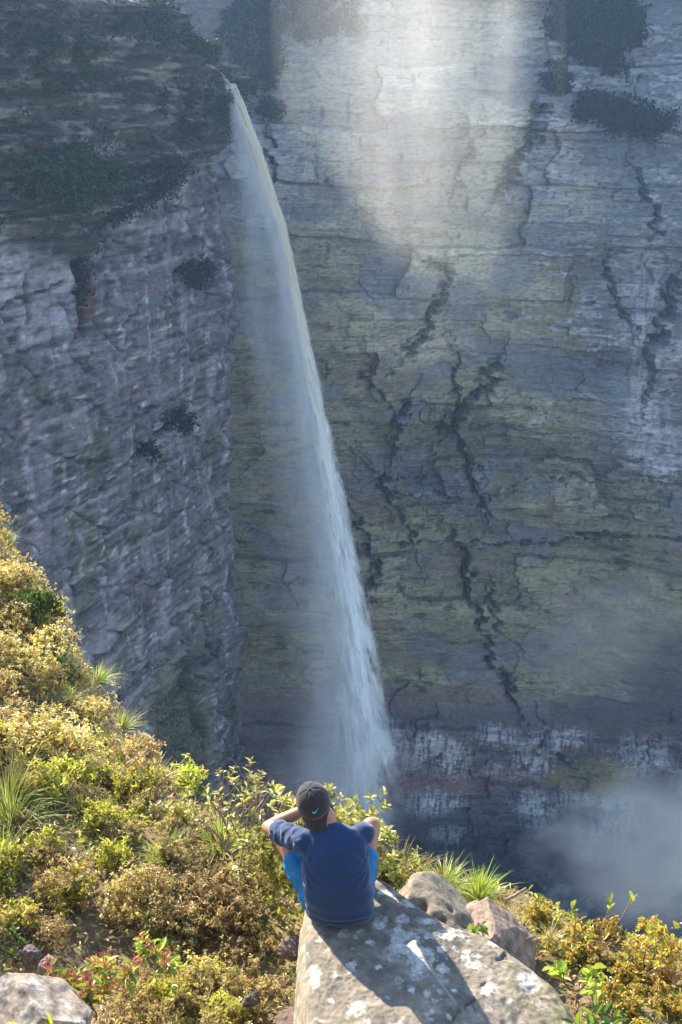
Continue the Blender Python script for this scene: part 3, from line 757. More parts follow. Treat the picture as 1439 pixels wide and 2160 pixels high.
def grow(rg, n_stems, height, spread, levels=3, kids=3, wob=0.18, r0=0.006, up=0.5):
    lines, tips = [], []
    def br(p, d, L, r, lev):
        k = 6; pts = [p]; dd = d.copy(); seg = L/(k-1)
        for i in range(k-1):
            dd = unit(dd+rg.normal(size=3)*wob+np.array([0, 0, up*0.12])); pts.append(pts[-1]+dd*seg)
        lines.append((np.array(pts), np.linspace(r, r*0.6, k)))
        if lev <= 0: tips.append((pts[-1], dd)); return
        for c in range(kids if lev > 1 else kids+1):
            t = rg.uniform(0.45, 1.0); q = pts[min(int(t*(k-1)), k-1)]
            nd = unit(dd+rg.normal(size=3)*0.75+np.array([0, 0, up*0.5])); br(np.array(q), nd, L*rg.uniform(.5, .75), r*0.55, lev-1)
        tips.append((pts[-1], dd))
    for i in range(n_stems):
        a = rg.uniform(0, 2*math.pi); s = rg.uniform(0.1, 1)**.6
        d = unit(np.array([math.cos(a)*spread*s, math.sin(a)*spread*s, height*0.75]))
        br(np.array([math.cos(a)*.03, math.sin(a)*.03, -0.03]), d, height*rg.uniform(.42, .6), r0*rg.uniform(.7, 1.1), levels)
    return lines, tips

def pick(rg, pal, n, jit=0.18):
    cols = np.array([p[:3] for p in pal]); w = np.array([p[3] for p in pal], float); w /= w.sum()
    c = cols[rg.choice(len(pal), n, p=w)]; return np.clip(c*(1+rg.normal(size=(n, 1))*jit), .005, .8)

def foliage(rg, tips, per, L, W, pal, spreadang=0.9, curl=0.2, lvar=0.3, sub_z=0.0):
    P, D, U = [], [], []
    for p, d in tips:
        a0 = rg.uniform(0, 6.28); d = unit(np.asarray(d)+np.array([0, 0, .25]))
        ax = unit(np.cross(d, [0.37, .21, .9])); ay = np.cross(d, ax)
        for k in range(per):
            a = a0+k*2.4; f = (k+.5)/per; o = math.cos(a)*ax+math.sin(a)*ay
            dd = d*(1.15-spreadang*(1-f*.5))+o*spreadang
            P.append(p-d*(1-f)*L*0.9+rg.normal(size=3)*.002); D.append(dd+rg.normal(size=3)*.15); U.append(d+rg.normal(size=3)*.2)
    n = len(P); LL = L*np.exp(rg.normal(size=n)*lvar*.7); WW = W*LL/L*rg.uniform(.8, 1.2, n)
    V, Q, T = leaf_arrays(np.array(P), np.array(D), np.array(U), LL, WW, curl)
    return V, Q, T, np.repeat(pick(rg, pal, n), 8, axis=0)

def shrub(name, label, seed, n_stems, height, spread, leafL, leafW, per, pal, levels=3, kids=3, stemcol=(.16, .11, .075), bare=0.0, ang=.9, r0=.006, curl=.2, wob=.18, cat='shrub'):
    rg = np.random.default_rng(seed)
    root = empty(name); tag(root, label, cat)
    lines, tips = grow(rg, n_stems, height, spread, levels, kids, r0=r0, wob=wob)
    V, Q = tubes(lines, 4)
    mesh_arrays('branches', V, Q, M_BARK, parent=root, smooth=True, attrs={'tint': np.tile([stemcol], (len(V), 1))})
    if bare > 0: tips = [t for t in tips if rg.random() > bare]
    if per and tips:
        V, Q, T, c = foliage(rg, tips, per, leafL, leafW, pal, ang, curl)
        mesh_arrays('foliage', V, Q, M_LEAF, parent=root, attrs={'tint': c}, T=T)
    return root

GOLD = [(.74,.54,.14,3),(.66,.58,.12,3),(.80,.70,.36,3),(.40,.24,.08,1),(.34,.38,.06,1.8),(.62,.32,.14,.7)]
BRIGHT = [(.44,.48,.05,4),(.30,.36,.04,2.5),(.64,.58,.10,3),(.50,.36,.07,1.2),(.12,.19,.03,1)]
DARKG = [(.06,.12,.02,4),(.10,.18,.03,3),(.16,.25,.04,2),(.22,.28,.05,1)]
PALE = [(.56,.54,.13,4),(.40,.44,.08,3),(.66,.58,.26,2),(.16,.20,.04,2),(.40,.26,.08,.6)]
BROWN = [(.54,.36,.15,3),(.66,.52,.24,2.5),(.40,.40,.10,3),(.18,.11,.05,1.5),(.20,.22,.06,1.5)]
REDG = [(.30,.40,.05,4),(.22,.30,.05,2),(.52,.40,.06,2),(.5,.22,.10,1)]
YELO = [(.58,.46,.06,4),(.42,.44,.06,3),(.46,.24,.06,2.0),(.24,.14,.04,1),(.16,.22,.03,1)]

def tuft(name, label, seed, n, length, spread, width, pal, lean=(0, 0), cat='grass'):
    rg = np.random.default_rng(seed); root = empty(name); tag(root, label, cat)
    K = 7; a = rg.uniform(0, 6.28, n); s = rg.uniform(0, 1, n)**.7
    base = np.stack([np.cos(a)*s*spread*.22, np.sin(a)*s*spread*.22, -0.02+0*a], 1)
    d = np.stack([np.cos(a)*s*.9+lean[0], np.sin(a)*s*.9+lean[1], 1.1-0.3*s], 1)+rg.normal(size=(n, 3))*.12; d = unit(d)
    L = length*rg.uniform(.45, 1.1, n); drop = rg.uniform(.2, .75, n)*(.3+s)
    side = unit(np.cross(d, [0, 0, 1.0]+rg.normal(size=(n, 3))*.3)); V = []
    for i in range(K):
        t = i/(K-1); p = base+d*(L*t)[:, None]+np.array([0, 0, -1.0])*(L*drop*t*t)[:, None]+np.stack([d[:, 0], d[:, 1], 0*a], 1)*(L*.25*t*t)[:, None]
        w = width*(1-t**1.8)*.5+.0003
        V += [p-side*w, p+side*w]
    V = np.stack(V, 1).reshape(-1, 3); b = (np.arange(n)*2*K)[:, None]
    Q = np.concatenate([b+[[2*i, 2*i+1, 2*i+3, 2*i+2]] for i in range(K-1)])
    c = np.repeat(pick(rg, pal, n), 2*K, axis=0)
    mesh_arrays('blades', V, Q, M_GRASS, parent=root, attrs={'tint': c})
    return root
GRASSP = [(.26,.36,.06,4),(.40,.42,.10,3),(.16,.24,.04,2),(.50,.40,.16,1.5)]
DRYP = [(.52,.42,.20,4),(.42,.30,.10,3),(.30,.32,.08,2)]

# ---- one of each kind, then copies
def place(o, x, y, s=1.0, rz=0.0, dz=0.0, z=None, tilt=(0, 0)):
    o.location = (x, y, (float(ground_z(np.array([x]), np.array([y]))[0]) if z is None else z)+dz)
    o.rotation_euler = (tilt[0], tilt[1], rz); o.scale = (s, s, s)

class Kind:
    def __init__(self, protos, group=None): self.p = protos; self.k = 0; self.group = group; self.used = 0
    def put(self, x, y, s=1.0, rz=None, label=None, group='__', **kw):
        i = self.k % len(self.p); self.k += 1
        if self.k <= len(self.p): o = self.p[i]
        else:
            o = copy_tree(self.p[i])
            if 'group' in o: del o['group']
        place(o, x, y, s, random.uniform(0, 6.28) if rz is None else rz, tilt=(random.uniform(-.15, .15), random.uniform(-.15, .15)), **kw)
        if label: o['label'] = label
        g = self.group if group == '__' else group
        if g: o['group'] = g
        elif 'group' in o: del o['group']
        return o

K_GOLD = Kind([shrub('small_leaved_shrub', 'small shrub with coppery golden leaves in the sunny thicket on the left slope', 20+i, 10, .46+.05*i, .40, (.030, .024, .036, .028)[i], (.015, .010, .014, .016)[i], 6, GOLD, levels=2, kids=4, ang=1.0, bare=(.15, .35, .25, .1)[i], wob=.24) for i in range(4)], 'coppery shrubs of the left slope')
K_BRI = Kind([shrub('bright_green_shrub', 'shrub with bright yellow green upright leaves low on the left slope', 40+i, 9, .44, .36, .050, .022, 6, BRIGHT, levels=2, kids=3, ang=.8, bare=.2, wob=.24) for i in range(3)], 'bright green shrubs low on the left slope')
K_BRN = Kind([shrub('twiggy_shrub', 'tangled brown twiggy shrub with few leaves between the slope and the seated person', 60+i, 8, .42, .5, .028, .013, 5, BROWN, levels=3, kids=3, bare=.3, ang=1.0, wob=.28) for i in range(3)], 'twiggy shrubs left of the seated person')
K_YEL = Kind([shrub('yellow_leaved_shrub', 'low shrub with yellow and orange leaves in the right corner thicket', 80+i, 9, .32, .36, .034, .018, 8, YELO, levels=2, kids=3, ang=.9) for i in range(3)], 'yellow shrubs right of the big slab')
K_TWG = Kind([shrub('bare_twigs', 'pale leafless twigs sticking out of the scrub on the left slope', 130+i, 5, .55, .45, .026, .011, 4, GOLD, levels=2, kids=3, bare=.75, stemcol=(.38, .28, .18), r0=.0045, wob=.22) for i in range(2)], 'bare twigs in the scrub of the left slope')
K_DRY = Kind([tuft('grass_tuft', 'straw coloured dry grass tuft among the coppery shrubs of the left slope', 110+i, 200, .34, .40, .005, DRYP) for i in range(2)], 'dry grass tufts of the left slope')
K_TUF = Kind([tuft('grass_tuft', 'grass tuft with thin arching blades along the edge of the left slope', 100+i, 240, .36, .30, .005, GRASSP) for i in range(2)], 'grass tufts along the slope edge')

# left slope: jittered cover
cells = []
for gx in np.arange(-5.6, -0.2, 0.27):
    for gy in np.arange(4.6, 15.6, 0.38):
        x = gx+random.uniform(-.15, .15); y = gy+random.uniform(-.18, .18)
        d, sd = pdist(np.array([x]), np.array([y]), EDGE); outd = d[0] if sd[0] > 0 else -d[0]
        if outd > (0.42 if y > 7.9 else -0.02): continue
        px, py = proj(x, y, float(ground_z(np.array([x]), np.array([y]))[0]))
        if px < -110 or py > 2330 or px > 640: continue
        cells.append((x, y, px, py, outd))
rnd = random.Random(5)
for x, y, px, py, outd in cells:
    ek = rnd.choice([.7, .85, 1.0]) if (outd > -.5 and y > 7.9) else (.58 if outd > -.5 else 1.0)
    if py < 1660:
        if rnd.random() < .18: K_TWG.put(x, y, ek*rnd.uniform(.9, 1.2))
        elif outd > -.35 and rnd.random() < .35: K_TUF.put(x, y, rnd.uniform(.55, .8))
        elif rnd.random() < .12: K_DRY.put(x, y, rnd.uniform(.7, 1.0))
        else: K_GOLD.put(x, y, ek*rnd.choice([.6, .8, 1.0, 1.15])*rnd.uniform(.9, 1.1))
    elif py < 1985:
        if px < 110 and py < 1830: K_TUF.put(x, y, rnd.uniform(1.0, 1.3))
        elif px < 330+ (1900-py)*.3:
            q = rnd.random()
            if q < .66: K_BRI.put(x, y, rnd.uniform(.55, .95))
            elif q < .82: K_GOLD.put(x, y, rnd.uniform(.6, .9))
            elif q < .92: K_TWG.put(x, y, rnd.uniform(.6, .9))
            else: K_TUF.put(x, y, rnd.uniform(.6, .9))
        elif px < 430 and py < 1800: K_GOLD.put(x, y, rnd.uniform(.6, .8))
        else: K_BRN.put(x, y, rnd.uniform(.65, .95))
    elif py < 2330:
        if px < 210: continue
        if px > 500 and py > 2150: continue
        q = rnd.random(); (K_BRN if q < .5 else (K_GOLD if q < .68 else (K_BRI if q < .85 else K_TWG))).put(x, y, rnd.uniform(.55, .8))
for k in range(75):                                                # low undergrowth filling the gaps
    x, y = rnd.uniform(-2.4, -.25), rnd.uniform(4.7, 7.6)
    d, sd = pdist(np.array([x]), np.array([y]), EDGE)
    px, py = proj(x, y, float(ground_z(np.array([x]), np.array([y]))[0]))
    if sd[0] > 0 or px < -60 or px > 600 or (px < 230 and py > 2010) or (px > 470 and py > 2120): continue
    (K_BRN, K_GOLD, K_BRI)[rnd.choice([0, 0, 1, 1, 2])].put(x, y, rnd.uniform(.36, .52))
# right corner thicket
for gx in np.arange(.78, 3.6, 0.25):
    for gy in np.arange(4.3, 6.1, 0.25):
        x = gx+rnd.uniform(-.1, .1); y = gy+rnd.uniform(-.1, .1)
        px, py = proj(x, y, -4.75)
        lim = 1160+(py-2000)*0.62
        if px < lim+25 or px > 2250 or py > 2400: continue
        K_YEL.put(x, y, rnd.uniform(.5, .78))

def single(o, px, py, s=1.0, rz=0.0, d=None, dz=0.0, tilt=(0, 0)):
    p = hit(px, py) if d is None else at(px, py, d)
    o.location = (p[0], p[1], p[2]+dz); o.rotation_euler = (tilt[0], tilt[1], rz); o.scale = (s, s, s); return o

single(shrub('dark_green_shrub', 'dark green leafy shrub rising from the golden scrub high on the left slope', 201, 10, .75, .25, .05, .024, 9, DARKG, levels=2, kids=4, ang=.8), 70, 1330, .72)
single(shrub('dark_green_shrub', 'low dark green shrub in the golden scrub below the tall dark one', 202, 8, .4, .4, .045, .022, 8, DARKG, levels=2, kids=3), 130, 1430, .8)
# rosette shrub right behind the person
o = shrub('rosette_shrub', 'rounded shrub with pale yellow green leaf rosettes right behind the cap', 210, 20, .52, .62, .034, .016, 8, PALE, levels=2, kids=4, ang=.85, stemcol=(.22, .17, .12)); single(o, 668, 1845, 1.25, d=7.5)
o = shrub('rosette_shrub', 'small rosette shrub beside the right shoulder of the seated person', 211, 9, .38, .5, .034, .016, 7, PALE, levels=2, kids=3, ang=.85); single(o, 775, 1845, 1.05, d=7.45)
o = shrub('slender_twigs', 'sparse reddish twigs with pale leaf tufts right of the seated person', 212, 5, .34, .22, .028, .013, 6, PALE, levels=2, kids=2, bare=.3, stemcol=(.28, .18, .12)); single(o, 825, 1850, 1.1, d=7.35)
o = shrub('slender_twigs', 'thin flowering twigs rising from the grass behind the pocketed boulder', 213, 6, .30, .2, .02, .009, 5, YELO, levels=2, kids=2, bare=.2, stemcol=(.3, .2, .12)); single(o, 880, 1875, .95, d=7.45)
o = shrub('bare_twigs', 'leggy grey twigs with a few pale leaf rosettes left of the raised elbow', 214, 6, .62, .35, .032, .015, 7, PALE, levels=2, kids=2, bare=.35, stemcol=(.30, .24, .18), r0=.0055); single(o, 505, 1800, 1.5, d=7.75)
o = shrub('bare_twigs', 'nearly leafless reddish twigs standing in front of the cliff between slope and person', 215, 5, .55, .25, .03, .014, 5, PALE, levels=2, kids=2, bare=.75, stemcol=(.25, .15, .12), r0=.004); single(o, 553, 1800, 1.4, d=7.65)
o = shrub('pale_bare_branches', 'pale leafless branches low in the dark hollow left of the slab', 216, 4, .5, .42, .02, .01, 0, PALE, levels=3, kids=2, stemcol=(.34, .26, .18), r0=.005, wob=.25); single(o, 440, 2150, .8)
o = shrub('pale_bare_branches', 'thin forked bare stem rising in front of the hollow with the red flowers', 217, 2, .6, .15, .02, .01, 0, PALE, levels=2, kids=2, stemcol=(.36, .24, .16), r0=.007, wob=.12); single(o, 300, 2170, .8)
o = shrub('dark_bare_twig', 'thin dark bare twig in front of the lichen spotted corner boulder', 218, 1, .4, .05, .02, .01, 0, PALE, levels=2, kids=2, stemcol=(.06, .045, .04), r0=.004, wob=.1); single(o, 125, 2210, .8, d=5.9)
o = shrub('mossy_branches', 'dark upright mossy branches left of the dim brown stone', 219, 3, .5, .4, .03, .013, 4, DARKG, levels=2, kids=2, bare=.6, stemcol=(.10, .10, .05), r0=.009); single(o, 50, 2020, .95)
o = shrub('bare_twigs', 'pale dead twigs crossing the thicket just left of the seated person', 220, 4, .5, .9, .03, .014, 0, PALE, levels=2, kids=2, stemcol=(.40, .31, .22), r0=.0045, wob=.2); single(o, 560, 1905, .9)

def red_plant(label, seed, px, py, s, d=None):
    rg = np.random.default_rng(seed); root = empty('red_flowered_plant'); tag(root, label, 'plant')
    lines, tips = grow(rg, 3, .34, .25, 1, 2, r0=.006)
    V, Q = tubes(lines, 5); mesh_arrays('branches', V, Q, M_BARK, parent=root, smooth=True, attrs={'tint': np.tile([(.22, .15, .10)], (len(V), 1))})
    V, Q, T, c = foliage(rg, tips, 7, .085, .034, REDG, .95, .35); mesh_arrays('foliage', V, Q, M_LEAF, parent=root, attrs={'tint': c}, T=T)
    for p, dd in tips[::2]:
        fl = []
        for q in range(7):
            d2 = unit(dd*1.0+rg.normal(size=3)*.7); e = p+d2*.05; fl.append((np.array([p, p+d2*.025+rg.normal(size=3)*.004, e]), [.0026, .0022, .0018]))
            for w_ in range(4):
                d3 = unit(d2+rg.normal(size=3)*.8); fl.append((np.array([e, e+d3*.012, e+d3*.024]), [.0018, .0015, .0024]))
        V, Q = tubes(fl, 4); mesh_arrays('flower_stalk', V, Q, M_BARK, parent=root, smooth=True, attrs={'tint': np.tile([(.62, .17, .13)], (len(V), 1))})
    single(root, px, py, s, d=d)
red_plant('plant with coral red flower stalks and broad leaves beside the corner boulder', 301, 195, 2150, .85, 6.3)
red_plant('plant with red flower stalks and hanging leaves above the hollow', 302, 235, 2080, .8, 6.5)
red_plant('plant with one bright red forked flower stalk highest in the hollow', 303, 330, 2040, .75, 6.8)
red_plant('plant with drooping yellow leaves on a red stem above the small pale stone', 304, 140, 2080, .8, 6.5)

o = shrub('broad_leaved_shrub', 'broad leaved glossy green seedling at the bottom edge right of the corner boulder', 320, 5, .2, .3, .075, .03, 7, BRIGHT, levels=1, kids=2, ang=.95); single(o, 330, 2210, .9)
o = shrub('broad_leaved_shrub', 'glossy green seedling at the bottom edge below the corner boulder', 321, 5, .2, .3, .075, .026, 7, BRIGHT, levels=1, kids=2, ang=.9); single(o, 70, 2215, .9, d=5.8)
o = shrub('rosette_shrub', 'tiny white green leaf sprigs at the bottom edge on the right of the slab', 322, 14, .16, .42, .022, .009, 8, [(.42,.48,.30,3),(.30,.36,.18,2),(.45,.25,.14,1)], levels=1, kids=4, ang=.9); single(o, 1150, 2235, 1.0, d=5.55)
for px, py, s, lb in ((1213, 1985, .75, 'slim stem topped by one upright yellow green leaf pair left in the right corner'), (1268, 1990, .85, 'slim stem with an open fan of yellow green leaves above the right corner'), (1300, 1985, .95, 'slim stem leaning right with two oval bright leaves above the right corner')):
    rg = np.random.default_rng(int(px)); root = empty('leafy_sprig'); tag(root, lb, 'plant')
    lean = (px-1250)/400.0
    pts = np.array([[0, 0, 0], [-.01, 0, .1], [.01+lean*.2, 0, .2], [lean*.5+.01, 0, .30]]); lines = [(pts, [.005, .004, .0035, .003]), (np.array([pts[2], pts[2]+[.05, 0, .04], pts[2]+[.09, 0, .03]]), [.003, .002, .001])]
    V, Q = tubes(lines, 5); mesh_arrays('stem', V, Q, M_BARK, parent=root, smooth=True, attrs={'tint': np.tile([(.28, .19, .14)], (len(V), 1))})
    V, Q, T, c = foliage(rg, [(pts[-1], np.array([lean, 0, 1.]))], 6 if px == 1268 else 4, .06, .026, [(.42, .50, .06, 1), (.34, .42, .05, 1)], .55, .05); mesh_arrays('foliage', V, Q, M_LEAF, parent=root, attrs={'tint': c}, T=T)
    single(root, px, py, s, d=6.6)
o = shrub('yellow_leaved_shrub', 'tall yellow green shrub with orange tips above the right corner thicket', 330, 6, .42, .3, .036, .02, 9, YELO, levels=2, kids=2, ang=.8, bare=.2); single(o, 1360, 2040, .8, d=6.3)
o = shrub('dry_flower_stalks', 'reddish dry flower stalks at the far right edge', 331, 5, .42, .1, .014, .006, 7, [(.40, .18, .10, 1), (.30, .16, .08, 1)], levels=1, kids=2, ang=.5, stemcol=(.36, .17, .10), r0=.003); single(o, 1398, 2090, .85, d=6.2)
o = shrub('broad_leaved_shrub', 'dark broad leaves low in the right corner beside the slab', 332, 4, .20, .2, .085, .034, 4, [(.10, .17, .03, 2), (.30, .34, .05, 1)], levels=1, kids=1, ang=.5); single(o, 1265, 2190, 1.0, d=5.9)
o = shrub('broad_leaved_shrub', 'round bright green leaves near the top left of the right corner thicket', 333, 3, .2, .2, .06, .045, 5, [(.30, .38, .05, 2), (.42, .42, .07, 1)], levels=1, kids=1, ang=.7); single(o, 1215, 2080, .9, d=6.2)
o = shrub('leafy_sprig', 'small green heart leaved sprig growing in front of the pinkish boulder', 334, 2, .14, .1, .045, .035, 3, [(.20, .36, .03, 1)], levels=1, kids=1, ang=.8, cat='plant'); single(o, 1025, 1975, .9, d=6.62)

for px, py, s, n, L, pal, d, lb in ((835, 1860, 1.0, 260, .34, DRYP, 7.45, 'tall straw coloured grass standing right of the seated person'), (935, 1868, .9, 240, .28, GRASSP, 7.55, 'green grass tuft behind the top of the pocketed boulder'),
        (1010, 1888, .95, 300, .26, [(.34, .46, .05, 3), (.24, .36, .04, 2), (.5, .5, .1, 1)], 7.5, 'bright green blade grass tuft above the pinkish boulder'), (1065, 1900, .6, 120, .2, DRYP, 7.4, 'short dry grass clump at the right end of the green tuft'),
        (880, 1860, .8, 200, .28, GRASSP, 7.6, 'mixed green and straw grass between the twigs and the pocketed boulder'),
        (25, 1700, 1.25, 420, .42, GRASSP, None, 'large soft fountain of green grass at the left edge'), (205, 1440, .85, 300, .44, GRASSP, None, 'dark grass fan leaning over the edge of the left slope'),
        (255, 1540, .85, 300, .42, GRASSP, None, 'grass fan with pale tips below the upper one on the slope edge'), (320, 1660, .8, 260, .40, DRYP, None, 'pale drooping grass where the slope drops to the cliff'),
        (470, 1790, 1.0, 320, .36, GRASSP, 8.2, 'soft green grass patch between the thicket and the raised elbow'), (410, 1760, .9, 260, .34, GRASSP, 8.5, 'green grass at the brink left of the grey twigs'), (1160, 1975, .6, 120, .2, DRYP, 6.9, 'dry grass between the pinkish boulder and the right thicket')):
    t_ = tuft('grass_tuft', lb, int(px*3+py), n, L, .34, .006, pal, lean=(.25 if d is None else .08, 0)); single(t_, px, py, s, d=d)

# driftwood stick at the brink
V, Q = tubes([(np.array([at(1066, 1898, 7.3), at(1085, 1890, 7.32), at(1110, 1873, 7.35)]), [.008, .010, .006])], 7)
tag(mesh_arrays('stick', V, Q, M_BARK, smooth=True, attrs={'tint': np.tile([(.36, .27, .2)], (len(V), 1))}), 'short pale broken stick jutting out beyond the green grass tuft', 'stick')

# litter, moss and short dry growth between the plants
def ground_cover():
    rg = np.random.default_rng(77); n = 110000
    x = rg.uniform(-5.6, 2.6, n); y = rg.uniform(4.2, 15.5, n)**1.0
    d, sd = pdist(x, y, EDGE); keep = (np.where(sd > 0, d, -d) < .9)
    px, py = proj(x, y, -4.9+0*x); keep &= (px > -150) & (px < 1600)
    x = x[keep]; y = y[keep]; n = len(x); z = ground_z(x, y)+rg.uniform(0, .05, n)
    D = rg.normal(size=(n, 3)); D[:, 2] = np.abs(D[:, 2])*.8; U = np.tile([[0, 0, 1.]], (n, 1))+rg.normal(size=(n, 3))*.5
    L = rg.uniform(.02, .065, n); W = L*rg.uniform(.1, .5, n)
    V, Q, T = leaf_arrays(np.stack([x, y, z], 1), D, U, L, W, .3)
    m = fbm(x*1.5, y*1.5, 0*x+3, 3)[:, None]; c = np.where(m > .02, pick(rg, BRIGHT, n), pick(rg, BROWN+DRYP[:1], n))
    o = mesh_arrays('ground_cover', V, Q, M_LEAF, attrs={'tint': np.repeat(c, 8, axis=0)}, T=T)
    tag(o, kind='stuff', label='leaf litter, dry grass and tiny plants covering the slope', cat='ground cover')
ground_cover()

# ================================================================== CLIFF VEGETATION
def cliff_plants(name, V, mask, n, size, pal, seed, label, out=(0, -1, 0), cat='shrubs', kind=None, group=None, clump=True, thick=1.4):
    rg = np.random.default_rng(seed)
    idx = np.flatnonzero(mask > .3)
    if len(idx) == 0: print('no verts for', label); return
    if clump:
        cen = rg.choice(idx, max(6, n//75)); ci = rg.choice(len(cen), n); P = V[cen[ci]]+rg.normal(size=(n, 3))*np.array([.9, .9, .7])*thick*.75
        P += np.array(out)*np.abs(rg.normal(size=(n, 1)))*thick*.5
    else:
        P = V[rg.choice(idx, n)]+rg.normal(size=(n, 3))*.35+np.array(out)*np.abs(rg.normal(size=(n, 1)))*thick
    D = rg.normal(size=(n, 3))+np.array(out)*.8; U = rg.normal(size=(n, 3))+np.array([0, 0, 1.2])
    L = 1.5*size*rg.uniform(.5, 1.4, n); Vv, Q, T = leaf_arrays(P, D, U, L, L*.6, .3)
    c0 = P[0]*0+V[idx].mean(0)
    o = mesh_arrays(name, Vv-c0, Q, M_FARLEAF, attrs={'tint': np.repeat(pick(rg, pal, n), 8, axis=0)}, T=T)
    o.location = tuple(c0)
    tag(o, label, cat, group, kind)
FARP = [(.008,.013,.006,3),(.014,.020,.008,2),(.005,.007,.005,3)]
FARP2 = [(.030,.052,.014,3),(.05,.07,.018,2),(.010,.016,.007,3),(.10,.07,.02,.5)]
wn = fbm(WALLV[:, 0]*.3, WALLV[:, 2]*.3, 0*WALLV[:, 0]+4, 3)
def wm(parts): 
    m = np.zeros(len(WALLV))
    for p in parts: m = np.maximum(m, blob(WPX, WPY, *p, 1.3*wn, .15))
    return m
cliff_plants('hanging_shrubs', WALLV, wm([(1265, 20, 80, 95), (1290, 100, 40, 45), (1240, 60, 60, 60)]), 9000, .5, FARP, 1, 'large dark mass of shrubs hanging at the top right of the far cliff', clump=True, thick=1.1)
cliff_plants('hanging_shrubs', WALLV, wm([(1315, 235, 75, 22), (1360, 262, 28, 24)]), 4000, .45, FARP, 2, 'dark strip of shrubs on a ledge below the large hanging mass', clump=True, thick=1.1)
cliff_plants('hanging_shrubs', WALLV, wm([(1180, 165, 26, 40), (1165, 130, 20, 14)]), 1200, .4, FARP, 3, 'small dark shrubs trailing left below the large hanging mass', clump=True, thick=.6)
cliff_plants('hanging_shrubs', WALLV, wm([(575, 80, 24, 110), (560, 20, 45, 40)]), 3600, .42, FARP, 4, 'narrow tongue of dark shrubs hanging right of the waterfall lip', clump=True, thick=.8)
cliff_plants('hanging_shrubs', WALLV, wm([(690, 15, 70, 40), (650, 40, 40, 25)]), 3600, .42, FARP, 5, 'dark shrub fringe at the top edge of the cliff above the pale rock', clump=True, thick=.8)
cliff_plants('hanging_shrubs', WALLV, wm([(565, 228, 24, 16)]), 900, .38, FARP2, 6, 'single round shrub on the rock just right of the falling stream', clump=False, thick=.6)
cliff_plants('hanging_shrubs', WALLV, wm([(530, 150, 40, 40), (500, 60, 50, 40)]), 1500, .4, FARP2, 7, 'thin greenery on the brown recess behind the waterfall lip', clump=False, thick=.4)
bn = fbm(BV[:, 1]*.25, BV[:, 2]*.3, 0*BV[:, 0]+4, 3)
def bmk(parts):
    m = np.zeros(len(BV))
    for p in parts: m = np.maximum(m, blob(BPX, BPY, *p, 1.1*bn, .15))
    return m
on = (.75, -.55, 0)
cliff_plants('ledge_shrubs', BV, bmk([(275, 50, 45, 35)]), 2600, .34, FARP2, 11, 'rounded green bush on top of the left cliff near the upper edge', out=on, thick=.9)
cliff_plants('ledge_shrubs', BV, bmk([(395, 105, 24, 26), (360, 85, 20, 20)]), 1500, .32, FARP2, 12, 'green bushes stepping down the ledges above the waterfall lip', out=on, thick=.5)
cliff_plants('ledge_shrubs', BV, bmk([(440, 215, 45, 45)]), 3400, .34, FARP2, 13, 'dense dark bushes on the jutting ledge right under the waterfall lip', out=on, thick=.7)
cliff_plants('ledge_shrubs', BV, bmk([(80, 370, 110, 55)]), 4200, .34, FARP2, 14, 'broad green patch of bushes at the left edge above the smooth cliff', out=on, thick=.8, clump=False)
cliff_plants('ledge_shrubs', BV, bmk([(260, 380, 45, 50), (230, 430, 40, 30)]), 2800, .34, FARP, 15, 'dark bushes on the slanting brow in the middle of the left cliff', out=on, thick=.8, clump=False)
cliff_plants('ledge_shrubs', BV, bmk([(330, 230, 70, 40)]), 1800, .32, FARP, 16, 'dark bushes along the thin layered ledges left of the lip', out=on, thick=.6)
cliff_plants('ledge_shrubs', BV, bmk([(60, 100, 80, 60)]), 2000, .30, FARP2, 17, 'scattered green bushes on the upper left ledges', out=on, thick=.6)
cliff_plants('ledge_shrubs', BV, bmk([(410, 570, 26, 26)]), 1500, .32, FARP, 18, 'dark shrub in a notch of the smooth left cliff', out=on, thick=.5, clump=False)
cliff_plants('ledge_shrubs', BV, bmk([(175, 590, 16, 70)]), 900, .30, FARP, 19, 'dark growth down the vertical red stained cleft', out=on, thick=.4, clump=False)
cliff_plants('ledge_shrubs', BV, bmk([(382, 885, 24, 20)]), 1200, .30, FARP, 20, 'small dark shrub at the top of a slanting crack in the left cliff', out=on, thick=.35, clump=False)
cliff_plants('ledge_shrubs', BV, bmk([(308, 945, 16, 13)]), 900, .30, FARP, 23, 'smaller dark shrub lower on the slanting crack of the left cliff', out=on, thick=.3, clump=False)
cliff_plants('ledge_shrubs', BV, bmk([(370, 1560, 45, 130)]), 7000, .22, [(.05, .055, .015, 2), (.07, .065, .02, 1)], 21, 'dark olive bushes in the shaded gully at the foot of the left cliff', out=on, thick=.6, clump=False)
cliff_plants('ledge_greenery', BV, BUM*ss(-.1, .3, bn), 9000, .26, FARP2, 22, 'sparse greenery on all the ledges of the upper left cliff', out=on, thick=.35, clump=False, kind='stuff')

